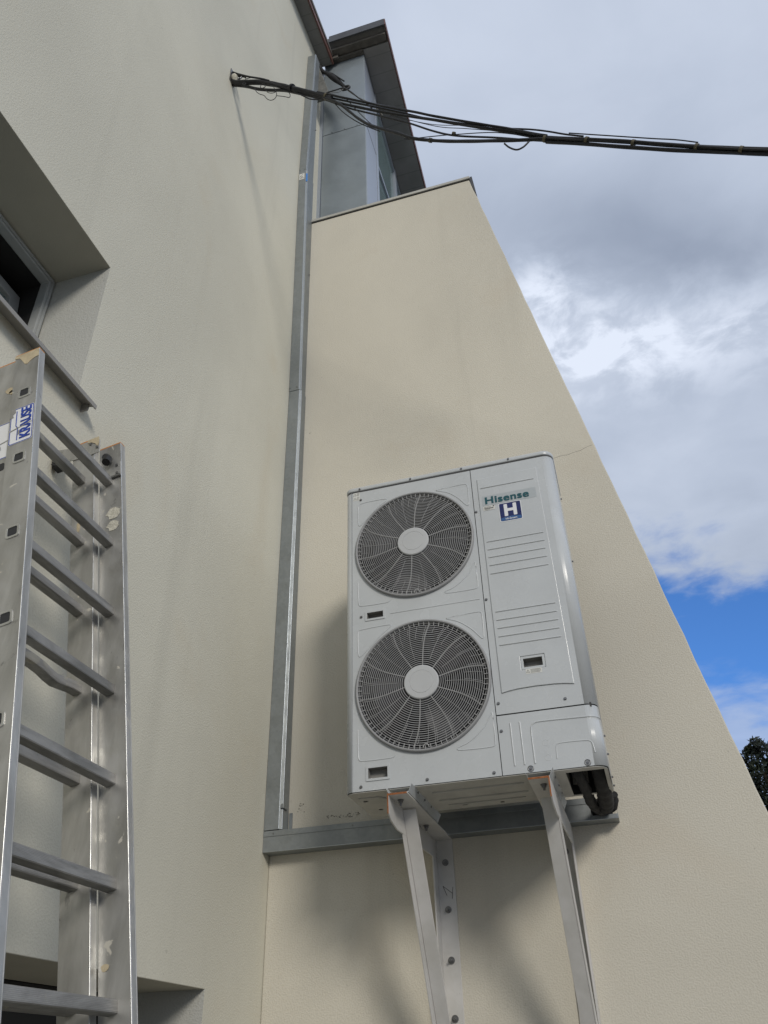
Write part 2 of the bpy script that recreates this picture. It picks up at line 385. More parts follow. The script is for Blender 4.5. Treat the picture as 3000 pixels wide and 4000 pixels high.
# lower window
y0, y1, z0, z1 = W2
b = MB(); b.plate(rect(y0, y1-.003, z0, z1-.003), [rect(y0+.07, y1-.06, z0+.07, z1-.03)], YZ, -.37, -.42)
wf = b.build('window_frame', M['dark'], house, .003)
b = MB(); b.box(-.47, -.45, y0-.2, y1+.2, z0-.2, z1+.2); b.box(-.45, -.3805, y1+.02, y1+.2, z0-.2, z1+.2); b.box(-.45, -.3805, y0, y1+.02, z1+.02, z1+.2); b.build('dark_room', M['dark'], house)
b = MB(); b.box(-.405, -.395, y0+.06, y1-.05, z0+.06, z1-.02); b.build('pane', M['acdark'], wf)
# verge of the main roof
ev = MB()
def slab(mb, xa, xb, ya, yb, off, th, slope=.2, base=9.856):
    g = lambda y: base+slope*y+off
    mb.hexa([(xa, ya, g(ya)), (xb, ya, g(ya)), (xb, yb, g(yb)), (xa, yb, g(yb))], [(xa, ya, g(ya)+th), (xb, ya, g(ya)+th), (xb, yb, g(yb)+th), (xa, yb, g(yb)+th)])
slab(ev, -.38, .118, -9, .24, .002, .02); eo = ev.build('eave_soffit', M['soffboard'], house)
b = MB(); slab(b, .1185, .132, -9, .24, -.012, .075); b.build('eave_fascia', M['copper'], house)
b = MB(); slab(b, -6, .14, -9, .24, .064, .05); b.build('roof', M['roof'], house)

# ------------------------------------------------------------------ wing wall
wing = thing('wing_wall', 'cream rendered wall with a sloping right edge that carries the outdoor unit', 'wall', (1.2, 0, 0))
XE = lambda z: 1.298+.1735*(7.075-z)
re_ = random.Random(5); edge_pts = [(XE(0), 0)]+[(XE(z_)+re_.uniform(-.0022, .0022), z_) for z_ in [.12+.115*k for k in range(60)]]+[(XE(7.03), 7.03)]
b = MB(); b.prism([(.0005, 0)]+edge_pts+[(.0005, 7.03)], XZ, 0, .24)
b.build('wall', M['wallB'], wing, .006, 2)
b = MB(); b.box(.0, 1.312, -.012, .262, 7.036, 7.062); b.build('coping', M['copingmetal'], wing, .002)
b = MB(); b.box(.0, 1.309, -.006, .255, 7.0305, 7.0355); b.build('coping_joint', M['seam'], wing)
b = MB(); b.prism([(XE(6.84)+.001, 6.84), (XE(6.84)+.006, 6.84), (1.328, 7.07), (1.3135, 7.07), (XE(7.03)+.001, 7.03)], XZ, .004, .262); b.build('end_flashing', M['fascia'], wing)
b = MB(); b.box(.0, 1.25, .2405, 2.4, 6.5, 6.7); b.build('terrace_slab', M['concrete'], wing)
# hairline crack running in from the sloping edge
cr_ = [(1.52, 4.352), (1.55, 4.349), (1.585, 4.357), (1.62, 4.353), (1.65, 4.362), (1.69, 4.366), (1.72, 4.380), (1.752, 4.388)]
b = MB(); b.tube([(x, .0004, z) for x, z in cr_], .0010, 5); b.build('crack', M['greycable'], wing)

rs = random.Random(3)
for (x0_, x1_, z0_, z1_, n_) in ((.27, .43, 2.588, 2.602, 40), (.135, .16, 2.655, 2.67, 7), (.13, .17, 2.63, 2.65, 5), (.118, .128, 4.90, 4.915, 3), (1.86, 1.93, 1.95, 2.02, 0)):
    if not n_: continue
    b = MB()
    for _ in range(n_):
        x, z = rs.uniform(x0_, x1_), rs.uniform(z0_, z1_)+(.0 if n_ != 40 else (rs.random()-.5)*.004); a, c_ = rs.uniform(.0012, .004), rs.uniform(.0008, .0022)
        b.plate([(x+a*math.cos(t*1.05)*(1+.3*math.sin(t*2)), z+c_*math.sin(t*1.05)) for t in range(6)], [], XZ, -.0009, -.0002)
    b.build('dirt_mark', M['greycable'], wing)

# ------------------------------------------------------------------ grey clad dormer above the wing wall
dor = thing('dormer', 'grey metal clad dormer with sloping overhanging roof above the wing wall', 'dormer', (.22, .6, 6.7))
RZ = lambda y: 9.965-.37*(y-.27)
b = MB(); b.box(.03, .44, .27, .29, 6.7, 8.703); b.box(.03, .44, .27, .29, 8.706, 9.96)
b.build('front_cladding', M['clad'], dor, .004)
b = MB(); b.box(.0, .028, .262, .275, 6.7, 9.9); b.build('corner_flashing', M['flash'], dor)
b = MB()
b.hexa([(.425, .2915, 6.7), (.44, .2915, 6.7), (.44, .60, 6.7), (.425, .60, 6.7)], [(.425, .2915, 9.955), (.44, .2915, 9.955), (.44, .60, RZ(.6)-.003), (.425, .60, RZ(.6)-.003)])
b.build('side_cladding', M['flash'], dor, .003)
b = MB(); b.tube([(.4405, .30, 8.735), (.4405, .45, 8.73), (.4405, .60, 8.722)], .002, 5); b.tube([(.03, .2695, 8.705), (.44, .2695, 8.705)], .0015, 5)
b.build('cladding_joint', M['seam'], dor)
for k in range(3):
    b = MB(); b.disc((.12+.12*k, .2695, 8.72), (0, -1, 0), .004, .004, 8); b.build('rivet', M['screw'], dor)
win = MB()
def post(y_, wd): win.hexa([(.38, y_, 6.7), (.445, y_, 6.7), (.445, y_+wd, 6.7), (.38, y_+wd, 6.7)], [(.38, y_, RZ(y_)-.004), (.445, y_, RZ(y_)-.004), (.445, y_+wd, RZ(y_+wd)-.004), (.38, y_+wd, RZ(y_+wd)-.004)])
post(.61, .05); post(1.31, .06); post(2.30, .06)
for a, c_ in ((.661, 1.309), (1.371, 2.299)):
    win.box(.39, .44, a, c_, 8.63, 8.67)
    win.hexa([(.39, a, RZ(a)-.06), (.44, a, RZ(a)-.06), (.44, c_, RZ(c_)-.06), (.39, c_, RZ(c_)-.06)], [(.39, a, RZ(a)-.004), (.44, a, RZ(a)-.004), (.44, c_, RZ(c_)-.004), (.39, c_, RZ(c_)-.004)])
wo = win.build('window_frame', M['flash'], dor, .002)
for a, c_ in ((.661, 1.309), (1.371, 2.299)):
    b = MB(); b.box(.41, .42, a+.001, c_-.001, 6.72, 8.629); b.build('pane', M['glass'], wo)
    b = MB(); b.hexa([(.41, a+.001, 8.671), (.42, a+.001, 8.671), (.42, c_-.001, 8.671), (.41, c_-.001, 8.671)], [(.41, a+.001, RZ(a)-.062), (.42, a+.001, RZ(a)-.062), (.42, c_-.001, RZ(c_)-.062), (.41, c_-.001, RZ(c_)-.062)]); b.build('pane', M['glass'], wo)
b = MB(); b.hexa([(.02, .10, RZ(.10)+.03), (.70, .10, RZ(.10)+.03), (.70, 2.6, RZ(2.6)+.03), (.02, 2.6, RZ(2.6)+.03)],
                 [(.02, .10, RZ(.10)+.10), (.70, .10, RZ(.10)+.10), (.70, 2.6, RZ(2.6)+.10), (.02, 2.6, RZ(2.6)+.10)])
b.build('roof', M['soffdark'], dor)
b = MB(); b.hexa([(.702, .09, RZ(.09)), (.712, .09, RZ(.09)), (.712, 2.6, RZ(2.6)), (.702, 2.6, RZ(2.6))], [(.702, .09, RZ(.09)+.11), (.712, .09, RZ(.09)+.11), (.712, 2.6, RZ(2.6)+.11), (.702, 2.6, RZ(2.6)+.11)])
b.build('side_fascia', M['copper'], dor)
b = MB(); b.box(.135, .7015, .085, .098, RZ(.1)-.005, RZ(.1)+.11); b.build('front_fascia', M['fascia'], dor)
b = MB(); b.hexa([(.4415, .235, RZ(.235)-.0), (.70, .235, RZ(.235)), (.70, 2.55, RZ(2.55)), (.4415, 2.55, RZ(2.55))],
                 [(.4415, .235, RZ(.235)+.029), (.70, .235, RZ(.235)+.029), (.70, 2.55, RZ(2.55)+.029), (.4415, 2.55, RZ(2.55)+.029)])
b.build('side_soffit', M['soffboard'], dor, .002)
b = MB(); b.box(.03, .44, .225, .268, 9.955, 10.0); b.box(.12, .69, .150, .222, 9.985, 10.02); b.box(.13, .19, .20, .224, 9.93, 9.984); b.build('eave_beam', M['wood'], dor, .003)
b = MB(); b.box(-.0, .43, .2905, 2.55, 6.7, 6.72); b.build('interior_floor', M['dark'], dor)

# ------------------------------------------------------------------ galvanised trunking
def trunk_seg(par, z0, z1, yf0, yf1, xf0, xf1, dx):
    sec = lambda z, yf, xf: [(.0015, yf, z), (xf, yf, z), (xf+dx, yf+.010, z), (xf+dx+.003, -.0015, z), (.0015, -.0015, z)]
    a, c_ = sec(z0, yf0, xf0), sec(z1, yf1, xf1); b = MB()
    b._a(a+c_, [(4, 3, 2, 1, 0), (5, 6, 7, 8, 9)]+[(i, (i+1) % 5, (i+1) % 5+5, i+5) for i in range(5)])
    o = b.build('trunking_cover', M['galv'], par, .0015)
    for dx_, dy_, r_ in ((.001, -.0005, .0019), (dx+.0005, .0095, .0017)):
        e_ = MB(); e_.tube([(xf0+dx_, yf0+dy_, z0+.002), (xf1+dx_, yf1+dy_, z1-.002)], r_, 6); e_.build('folded_edge_sheen', M['galvsheen'], o)  # thin ridge on the fold, bright sheen line painted as paler metal
    return o
vt = thing('vertical_trunking', 'tall galvanised steel cable trunking running up the corner between the walls', 'trunking', (.04, -.04, 2.55))
trunk_seg(vt, 7.552, 9.47, -.130, -.092, .060, .074, .007)
trunk_seg(vt, 5.222, 7.550, -.079, -.132, .068, .060, .011)
trunk_seg(vt, 2.545, 5.22, -.077, -.077, .072, .070, .013)
b = MB(); b.box(.0915, .108, -.004, -.0015, 2.545, 2.63); b.build('corner_tab', M['galv'], vt)
b = MB(); b.box(.0795, .0935, -.078, -.030, 2.636, 2.655); b.build('lap_joint', M['galv'], vt, .001)
for (x, z, yf) in ((.008, 5.245, -.081), (.055, 5.245, -.081), (.008, 7.57, -.1298), (.05, 7.57, -.1298)):
    b = MB(); b.disc((x, yf, z), (0, -1, 0), .0035, .003, 8); b.build('rivet', M['screw'], vt)
for z in (3.9, 4.9, 6.4, 8.3, 2.66):
    b = MB(); b.disc((.078, -.02, z), (1, 0, 0), .004, .008, 8); b.build('rivet', M['screw'], vt)
yl = lambda z: -.080-.052*(z-5.222)/2.328-.0006
b = MB(); b.hexa([(.006, yl(7.44), 7.44), (.050, yl(7.44), 7.44), (.050, yl(7.515), 7.515), (.006, yl(7.515), 7.515)], [(.006, yl(7.44)-.0008, 7.44), (.050, yl(7.44)-.0008, 7.44), (.050, yl(7.515)-.0008, 7.515), (.006, yl(7.515)-.0008, 7.515)]); lb = b.build('paper_label', M['paper'], vt)
b = MB()
for k in range(14):
    x = .009+.034*random.random(); z = 7.448+.05*random.random(); b.box(x, x+.002+.003*random.random(), yl(z)-.0022, yl(z)-.0012, z, z+.003+.007*random.random())
b.build('label_print', M['ink'], lb)
b = MB(); q = [(.0625, 7.40), (.0635, 7.52)]; b.hexa([(.0632, yl(7.40)-.001, 7.40), (.0715, yl(7.40)+.0085, 7.41), (.0710, yl(7.50)+.0085, 7.51), (.0625, yl(7.50)-.001, 7.50)], [(.0642, yl(7.40)-.003, 7.40), (.0735, yl(7.40)+.0075, 7.41), (.0730, yl(7.50)+.0075, 7.51), (.0635, yl(7.50)-.003, 7.50)])
b.build('blue_mark', M['bluespray'], vt)

ht = thing('horizontal_trunking', 'galvanised steel trunking running along the wall under the outdoor unit', 'trunking', (.7, -.04, 2.45))
b = MB(); b.box(.0015, 1.434, -.075, -.073, 2.452, 2.5205); b.box(.0015, 1.434, -.073, -.0015, 2.537, 2.539)
b.build('front_cover', M['galv'], ht, .0006)
b = MB(); b.box(.0015, 1.434, -.0775, -.0752, 2.5175, 2.5415); b.build('lid', M['galv'], ht, .0008)
b = MB(); b.box(.0015, 1.54, -.073, -.0015, 2.452, 2.454); b.box(1.4345, 1.54, -.0749, -.0731, 2.452, 2.470); b.box(1.538, 1.54, -.073, -.0015, 2.4545, 2.475)
b.build('bottom_channel', M['galv'], ht, .0006)
b = MB(); b.tube([(.004, -.0752, 2.4535), (1.538, -.0752, 2.4535)], .0016, 6); b.build('folded_edge_sheen', M['galvsheen'], ht)
for x in (.05, .42, .98):
    b = MB(); b.disc((x, -.0775, 2.529), (0, -1, 0), .003, .003, 8); b.build('rivet', M['screw'], ht)

# ------------------------------------------------------------------ outdoor unit
X0, X1, Y0, Y1, Z0, Z1 = .588, 1.545, -.67, -.325, 2.488, 3.864
ac = thing('air_conditioner', 'large white outdoor air conditioning unit with two stacked round fan grilles', 'air conditioner', (1.06, -.5, Z0))
def arc(cx, cy, r, a0, a1, n=10): return [(cx+r*math.cos(R(a0+(a1-a0)*k/n)), cy+r*math.sin(R(a0+(a1-a0)*k/n))) for k in range(n+1)]
def skin(mb, path, th, z0, z1, smooth=True):
    n = len(path); nr = []
    for i in range(n):
        a = Vector(path[max(0, i-1)]); c_ = Vector(path[min(n-1, i+1)]); t = (c_-a).normalized(); nr.append(Vector((-t.y, t.x)))
    inn = [(path[i][0]+nr[i].x*th, path[i][1]+nr[i].y*th) for i in range(n)]
    for i in range(n-1):
        q = [path[i], path[i+1], inn[i+1], inn[i]]
        mb._a([(*p, z0) for p in q]+[(*p, z1) for p in q], [(0, 1, 5, 4), (2, 3, 7, 6), (0, 3, 2, 1), (4, 5, 6, 7)], smooth)
    return mb
G = .0015
# left trim (wraps the corner), right panels (wrap the corner)
b = MB(); rl = .030
skin(b, [(X0, Y1)] + [(X0, Y0+rl)] + arc(X0+rl, Y0+rl, rl, 180, 270)[1:] + [(.618-G, Y0)], .002, Z0, Z1-G); b.build('left_side_panel', M['ac'], ac)
fans = [(.9015, 3.526, .2655), (.905, 2.876, .2715)]
hs = [(.683, .755, 3.192, 3.222), (.679, .756, 2.530, 2.571)]
b = MB(); b.plate(rect(.618+G, 1.178-G, Z0, Z1-G), [circ(x, z, r-.006) for x, z, r in fans]+[rect(*h) for h in hs], XZ, Y0, Y0+.002)
b.build('fan_panel', M['ac'], ac, .0005)
rr = .045
b = MB(); h3 = (1.302, 1.376, 2.880, 2.917)
b.plate(rect(1.178+G, X1-rr, 2.711, Z1-G), [rect(*h3)], XZ, Y0, Y0+.002)
skin(b, [(X1-rr, Y0)]+arc(X1-rr, Y0+rr, rr, 270, 360)[1:]+[(X1, Y1)], .002, 2.711, Z1-G)
b.build('service_panel', M['ac'], ac)
b = MB(); b.plate(rect(1.178+G, X1-rr, Z0, 2.706), [], XZ, Y0, Y0+.002)
skin(b, [(X1-rr, Y0)]+arc(X1-rr, Y0+rr, rr, 270, 360)[1:]+[(X1, Y1)], .002, Z0, 2.706)
b.build('lower_panel', M['ac'], ac)
# dark backing right behind the panel seams
b = MB(); b.box(.610, .626, Y0+.004, Y0+.006, Z0+.002, Z1-.003); b.box(1.170, 1.186, Y0+.004, Y0+.006, Z0+.002, Z1-.003)
b.box(1.19, X1-.02, Y0+.004, Y0+.006, 2.700, 2.716); b.box(X1-.006, X1-.004, Y0+.05, Y1, 2.700, 2.716); b.build('seam_backing', M['seam'], ac)
# top cover
def rr4(a, b_, c_, d_, r, n=8): return rrect(a, b_, c_, d_, r, n)
def capprof(rad, g): return [(X0-g+0, 0)]
poly = []
for (cx, cy, r, s0) in ((X1+.003-.048, Y0-.003+.048, .048, 270), (X1+.003-.01, Y1-.01, .01, 0), (X0-.003+.01, Y1-.01, .01, 90), (X0-.003+.033, Y0-.003+.033, .033, 180)):
    poly += [(cx+r*math.cos(R(s0+90*k/8)), cy+r*math.sin(R(s0+90*k/8))) for k in range(9)]
b = MB(); b.prism(poly, XY, Z1+.001, Z1+.024, True); o = b.build('top_cover', M['ac'], ac, .007, 4)
for p_ in o.data.polygons: p_.use_smooth = True
b = MB(); b.prism([(x*.995+.005*1.06, y*.99-.005) for x, y in poly], XY, Z1-.006, Z1+.0008); b.build('seam_backing', M['seam'], ac)
# bottom pan with pipe opening, rear coil, inner walls
b = MB(); pan = [(x, y) for x, y in poly]
pan = [(X0+.004+(x-X0+.003)/(X1-X0+.006)*(X1-X0-.008), Y0+.004+(y-Y0+.003)/(Y1-Y0+.003)*(Y1-Y0-.006)) for x, y in poly]
b.plate(pan, [rect(1.395, 1.528, -.632, -.342)]+[circ(x, y, .010, 12) for x, y in ((.632, -.553), (.655, -.427), (.981, -.375), (1.123, -.355))], XY, Z0-.004, Z0-.001)
bp = b.build('base_pan', M['base'], ac, .0008)
b = MB()
for x0_, x1_, y_ in ((.90, 1.24, -.58), (.90, 1.24, -.47), (.92, 1.22, -.40)): b.tube([(x0_, y_, Z0-.004), (x1_, y_, Z0-.004)], .006, 8, flat=.5)
b.tube([(.62, -.60, Z0-.004), (.70, -.60, Z0-.004), (.73, -.55, Z0-.004), (.73, -.40, Z0-.004)], .005, 8)
b.build('pressed_rib', M['base'], bp)
b = MB(); b.box(X0+.004, X1-.004, Y1-.012, Y1-.002, Z0, Z1); b.build('rear_coil', M['acdark'], ac)
b = MB(); b.box(1.174, 1.182, Y0+.008, Y1-.014, Z0, Z1-.01); b.box(.60, 1.17, -.45, -.44, Z0+.002, Z1-.01); b.build('inner_partition', M['acdark'], ac)
b = MB(); b.box(1.386, 1.39, -.64, -.345, Z0, 2.66); b.box(1.39, 1.53, -.64, -.345, 2.66, 2.664); b.box(1.39, 1.53, -.644, -.64, Z0, 2.66)
b.box(1.40, 1.46, -.36, -.356, 2.52, 2.60); b.build('valve_plate', M['base'], ac)
# fans
for fi, (cx, cz, r0) in enumerate(fans):
    b = MB()
    b.lathe([(r0, Y0-.0005), (r0-.001, Y0-.011), (r0-.006, Y0-.014), (r0-.010, Y0-.012), (r0-.011, Y0-.0005)], cx, cz, 96)
    b.lathe([(r0-.0105, Y0+.004), (r0-.006, Y0-.0005), (r0-.006, Y0+.012), (r0-.012, Y0+.012)], cx, cz, 96)
    yy = lambda r: Y0-.004-.012*(1-(r/r0)**2)
    nr = 21
    for k in range(nr):
        r = .078+(r0-.026-.078)*k/(nr-1)
        y = yy(r); b.lathe([(r-.0013, y), (r+.0013, y), (r+.0010, y+.0042), (r-.0010, y+.0042)], cx, cz, 96, closed=True, smooth=False)
    y = yy(r0-.017); b.lathe([(r0-.0175, y), (r0-.0155, y), (r0-.0155, y+.006), (r0-.0175, y+.006)], cx, cz, 96, closed=True)
    gr = b.build('fan_grille', M['acgrille'], ac)
    b = MB()
    def spoke(a0, ra, rb, wd, tw=.08, dp=.0045):
        n = 9; L_ = []
        for i in range(n+1):
            r = ra+(rb-ra)*i/n; q_ = max(0, (r-.07)/(r0-.07)); a = a0-tw*q_**1.25+.05*math.sin(math.pi*q_)
            L_.append((r, a))
        for i in range(n):
            q = []
            for (r, a) in (L_[i], L_[i+1]):
                for sgn in (-1, 1):
                    aa = a+sgn*wd/2/r; q.append((cx+r*math.cos(aa), yy(r)-.0012, cz+r*math.sin(aa)))
            a_, b_, c_, d_ = q[0], q[1], q[3], q[2]
            b.hexa([a_, b_, c_, d_], [(p[0], p[1]+dp, p[2]) for p in (a_, b_, c_, d_)])
    for k in range(10): spoke(2*math.pi*(k+.3)/10, .068, r0-.018, .0016)
    for k in range(20): spoke(2*math.pi*(k+.65)/20, .068+.03*(k % 2), r0-.018, .0010, dp=.003)
    for k in range(40): spoke(2*math.pi*(k+.5)/40, .17+.02*(k % 3), r0-.03, .0009, dp=.003)
    for k in range(76):
        a = 2*math.pi*k/76; r1, r2 = r0-.028, r0-.010
        u = (math.cos(a), math.sin(a)); t_ = (-u[1]*.0011, u[0]*.0011)
        q = [(cx+r1*u[0]-t_[0], Y0-.008, cz+r1*u[1]-t_[1]), (cx+r1*u[0]+t_[0], Y0-.008, cz+r1*u[1]+t_[1]), (cx+r2*u[0]+t_[0], Y0-.010, cz+r2*u[1]+t_[1]), (cx+r2*u[0]-t_[0], Y0-.010, cz+r2*u[1]-t_[1])]
        b.hexa(q, [(p[0], p[1]+.006, p[2]) for p in q])
    b.tube([(cx+.004, Y0-.012, cz-r0+.014+.012*math.cos(a))if 0 else (cx+.004+.011*math.cos(R(a)), Y0-.0125, cz-r0+.014+.014*math.sin(R(a))) for a in range(0, 181, 20)], .002, 6)
    b.build('spokes', M['acspoke'], gr)
    b = MB(); yh = yy(.05)-.002
    b.lathe([(.0, yh-.004), (.045, yh-.0038), (.0465, yh-.0026), (.0475, yh-.0036), (.066, yh-.0034), (.0695, yh-.0005), (.070, yh+.012), (.060, yh+.014), (0, yh+.014)], cx, cz, 64, smooth=False)
    b.build('hub_cap', M['achub'], gr)
    b = MB(); b.lathe([(r0-.006, Y0+.002), (r0-.02, Y0+.05), (r0-.022, Y0+.16), (r0-.001, Y0+.16)], cx, cz, 64)
    b.build('fan_shroud', M['acdark'], ac)
    b = MB()
    for k in range(3):
        a0 = 2*math.pi*(k+.35*fi)/3
        n = 8; top = []; bot = []
        for i in range(n+1):
            t = i/n; r = .05+.185*t; a = a0+.5*t
            top.append((cx+r*math.cos(a-.45), -.615, cz+r*math.sin(a-.45))); bot.append((cx+r*math.cos(a+.45), -.56, cz+r*math.sin(a+.45)))
        for i in range(n):
            q = [top[i], top[i+1], bot[i+1], bot[i]]; b.hexa(q, [(p[0], p[1]+.004, p[2]) for p in q])
    b.lathe([(0, -.63), (.055, -.625), (.06, -.55)], cx, cz, 24)
    b.build('fan_blades', M['fanblade'], ac)
# handles
for (a, c_, z0_, z1_) in hs+[h3]:
    b = MB(); b.plate(rrect(a-.008, c_+.008, z0_-.008, z1_+.008, .004), [rect(a+.001, c_-.001, z0_+.001, z1_-.001)], XZ, Y0-.003, Y0-.0003)
    h = b.build('grip_handle', M['ac'], ac, .001)
    b = MB(); y_ = Y0+.03
    b._a([(a+.001, Y0, z0_+.001), (c_-.001, Y0, z0_+.001), (c_-.001, Y0, z1_-.001), (a+.001, Y0, z1_-.001), (a+.001, y_, z0_+.003), (c_-.001, y_, z0_+.003), (c_-.001, y_, z1_-.001), (a+.001, y_, z1_-.001)],
         [(4, 5, 6, 7), (0, 1, 5, 4), (1, 2, 6, 5), (2, 3, 7, 6), (3, 0, 4, 7)])
    b.build('grip_pocket', M['pocket'], h)
# pressed outlines
EMB = {'TR1':[(1.016,3.785),(1.151,3.791),(1.161,3.776),(1.159,3.677),(1.15,3.667),(1.114,3.72),(1.071,3.761),(1.019,3.781)],
'TL1':[(0.657,3.794),(0.783,3.794),(0.788,3.783),(0.738,3.754),(0.66,3.668),(0.648,3.671),(0.647,3.77)],
'BL1':[(0.644,3.376),(0.647,3.267),(0.656,3.258),(0.776,3.256),(0.786,3.265)],
'BR1':[(1.16,3.38),(1.162,3.262),(1.152,3.252),(1.028,3.253),(1.018,3.263),(1.065,3.276),(1.127,3.325),(1.157,3.381)],
'MID':[(0.786,3.203),(1.162,3.203)],
'TR2':[(1.018,3.14),(1.157,3.149),(1.166,3.136),(1.164,3.031),(1.155,3.026),(1.119,3.076),(1.067,3.119),(1.02,3.137)],
'TL2':[(0.642,3.141),(0.648,3.149),(0.781,3.154),(0.789,3.146),(0.734,3.105),(0.654,3.025),(0.644,3.032)],
'BL2':[(0.64,2.723),(0.641,2.611),(0.65,2.599),(0.777,2.599),(0.785,2.607)],
'BR2':[(1.166,2.726),(1.166,2.604),(1.156,2.594),(1.028,2.596),(1.02,2.606),(1.071,2.622),(1.131,2.67),(1.163,2.723)],
'ARCH':[(1.298,2.517),(1.298,2.639),(1.302,2.655),(1.311,2.664),(1.329,2.668),(1.50,2.663)],
'ARCH2':[(1.376,2.525),(1.379,2.574),(1.39,2.581),(1.49,2.579),(1.502,2.572),(1.506,2.562),(1.509,2.532)],
'V1':[(1.226,2.674),(1.226,2.517)],'V2':[(1.261,2.674),(1.261,2.517)]}
for k, p in EMB.items():
    b = MB()
    cl = k[:2] in ('TR', 'TL', 'BR')
    q = [Vector((x, z)) for x, z in p]
    for _ in range(2):
        nq = []; n = len(q)
        for i in range(n if cl else n-1):
            a, c_ = q[i], q[(i+1) % n]; nq += [a*.78+c_*.22, a*.22+c_*.78]
        q = ([] if cl else [q[0]])+nq+([] if cl else [q[-1]])
    r_ = .0035 if k in ('V1', 'V2', 'ARCH') else .0026
    b.tube([(v.x, Y0+.0006, v.y) for v in q], r_, 8, closed=cl); b.build('pressed_outline', M['ac'], ac)
for x, z in ((1.344, 2.587), (1.346, 2.533)):
    b = MB(); b.tube([(x+.011*math.cos(R(a)), Y0+.0008, z+.011*math.sin(R(a))) for a in range(0, 360, 20)], .0014, 6, closed=True); b.build('pressed_outline', M['ac'], ac)
b = MB(); b.tube([(X1-rr+rr*math.sin(R(a))*1.0, Y0+rr-rr*math.cos(R(a))-.0 if 0 else Y0+rr-(rr+.0)*math.cos(R(a)), 2.663) for a in range(0, 91, 10)], .0025, 6)
b.build('pressed_outline', M['ac'], ac)
# raised field of the service panel
fld = [(1.204, 3.797), (1.469, 3.801), (1.478, 2.791), (1.44, 2.797), (1.408, 2.800), (1.339, 2.802), (1.27, 2.800), (1.235, 2.796), (1.208, 2.791)]
b = MB(); b.plate(fld, [rect(1.293, 1.385, 2.871, 2.926)], XZ, Y0-.0048, Y0-.0006); b.build('raised_field', M['ac'], ac, .003, 3)
YF = Y0-.0048
for z, a, c_ in [(3.744, 1.216, 1.451)]+[(z_, 1.218, 1.455) for z_ in (3.463, 3.424, 3.386, 3.347, 3.307)]+[(z_, 1.221, 1.458) for z_ in (3.131, 3.094, 3.058, 3.022, 2.985)]:
    b = MB(); b.tube([(a, YF+.0010, z), (a+.004, YF-.0002, z), (c_-.004, YF-.0002, z), (c_, YF+.0010, z)], .0030, 8)
    b.build('pressed_louvre', M['ac'], ac)
# lettering and stickers
b = MB(); b.prism(rect(1.218, 1.452, 3.646, 3.698), XZ, YF-.0007, YF-.0003); st = b.build('brand_sticker', M['film'], ac)
text_mesh('lettering', 'Hisense', .0495, M['teal'], st, (1.228, YF-.0014, 3.6555), (1, 0, 0), (0, 0, 1), sx=1.14, space=1.08, bold=.0016)
b = MB(); b.prism(rrect(1.285, 1.382, 3.548, 3.645, .006), XZ, YF-.0008, YF-.0003); bd = b.build('badge', M['white'], ac)
b = MB(); b.prism(rrect(1.288, 1.379, 3.551, 3.642, .005), XZ, YF-.0012, YF-.0009); b.build('badge_field', M['navy'], bd)
b = MB(); b.prism([(1.2895, 3.566), (1.31, 3.5695), (1.334, 3.571), (1.36, 3.5695), (1.3775, 3.566), (1.3775, 3.5525), (1.2895, 3.5525)], XZ, YF-.0016, YF-.0013); b.build('badge_band', M['azure'], bd)
b = MB()
for q in (rrect(1.307, 1.322, 3.574, 3.636, .003), rrect(1.346, 1.361, 3.574, 3.636, .003)): b.prism(q, XZ, YF-.0018, YF-.0013)
b.prism(rect(1.3215, 1.3465, 3.5985, 3.6125), XZ, YF-.0017, YF-.0013); b.build('badge_letter', M['white'], bd)
text_mesh('badge_lettering', 'Hi-Smart', .0135, M['white'], bd, (1.309, YF-.0021, 3.556), (1, 0, 0), (0, 0, 1), depth=.0002, offset=.0002)
b = MB(); b.prism(rect(1.219, 1.270, 3.622, 3.644), XZ, YF-.0012, YF-.0009); bs = b.build('barcode_label', M['paper'], ac)
b = MB(); x = 1.223
while x < 1.262: wd = .0006+.0012*random.random(); b.box(x, x+wd, YF-.0016, YF-.0013, 3.628, 3.6345); x += wd+.0008
b.box(1.223, 1.252, YF-.0016, YF-.0013, 3.6375, 3.6392); b.box(1.226, 1.248, YF-.0016, YF-.0013, 3.6245, 3.6257); b.box(1.261, 1.267, YF-.0016, YF-.0013, 3.637, 3.642)
b.build('label_print', M['ink'], bs)
def warn(x0_, x1_, z0_, z1_, yb, rows, side):
    b = MB(); b.prism(rect(x0_, x1_, z0_, z1_), XZ, yb-.0006, yb-.0003); o_ = b.build('warning_label', M['paper'], ac)
    b = MB(); hgt = (z1_-z0_)/rows
    for r_ in range(rows):
        zc = z0_+hgt*(r_+.5); s_ = hgt*.32; xc = x0_+.008
        for (p, q) in (((xc-s_, zc-s_*.8), (xc+s_, zc-s_*.8)), ((xc+s_, zc-s_*.8), (xc, zc+s_)), ((xc, zc+s_), (xc-s_, zc-s_*.8)), ((xc, zc-.3*s_), (xc, zc+.4*s_))):
            b.tube([(p[0], yb-.0008, p[1]), (q[0], yb-.0008, q[1])], .0005, 4)
        for j in range(4):
            zz = zc-s_+2*s_*j/3.2; b.box(x0_+.018, x1_-.003-.006*random.random(), yb-.0010, yb-.0007, zz, zz+.0011)
    b.build('label_print', M['ink'], o_)
warn(.625, .657, 3.812, 3.858, Y0, 2, 0); warn(1.308, 1.369, 2.852, 2.872, YF, 1, 0)
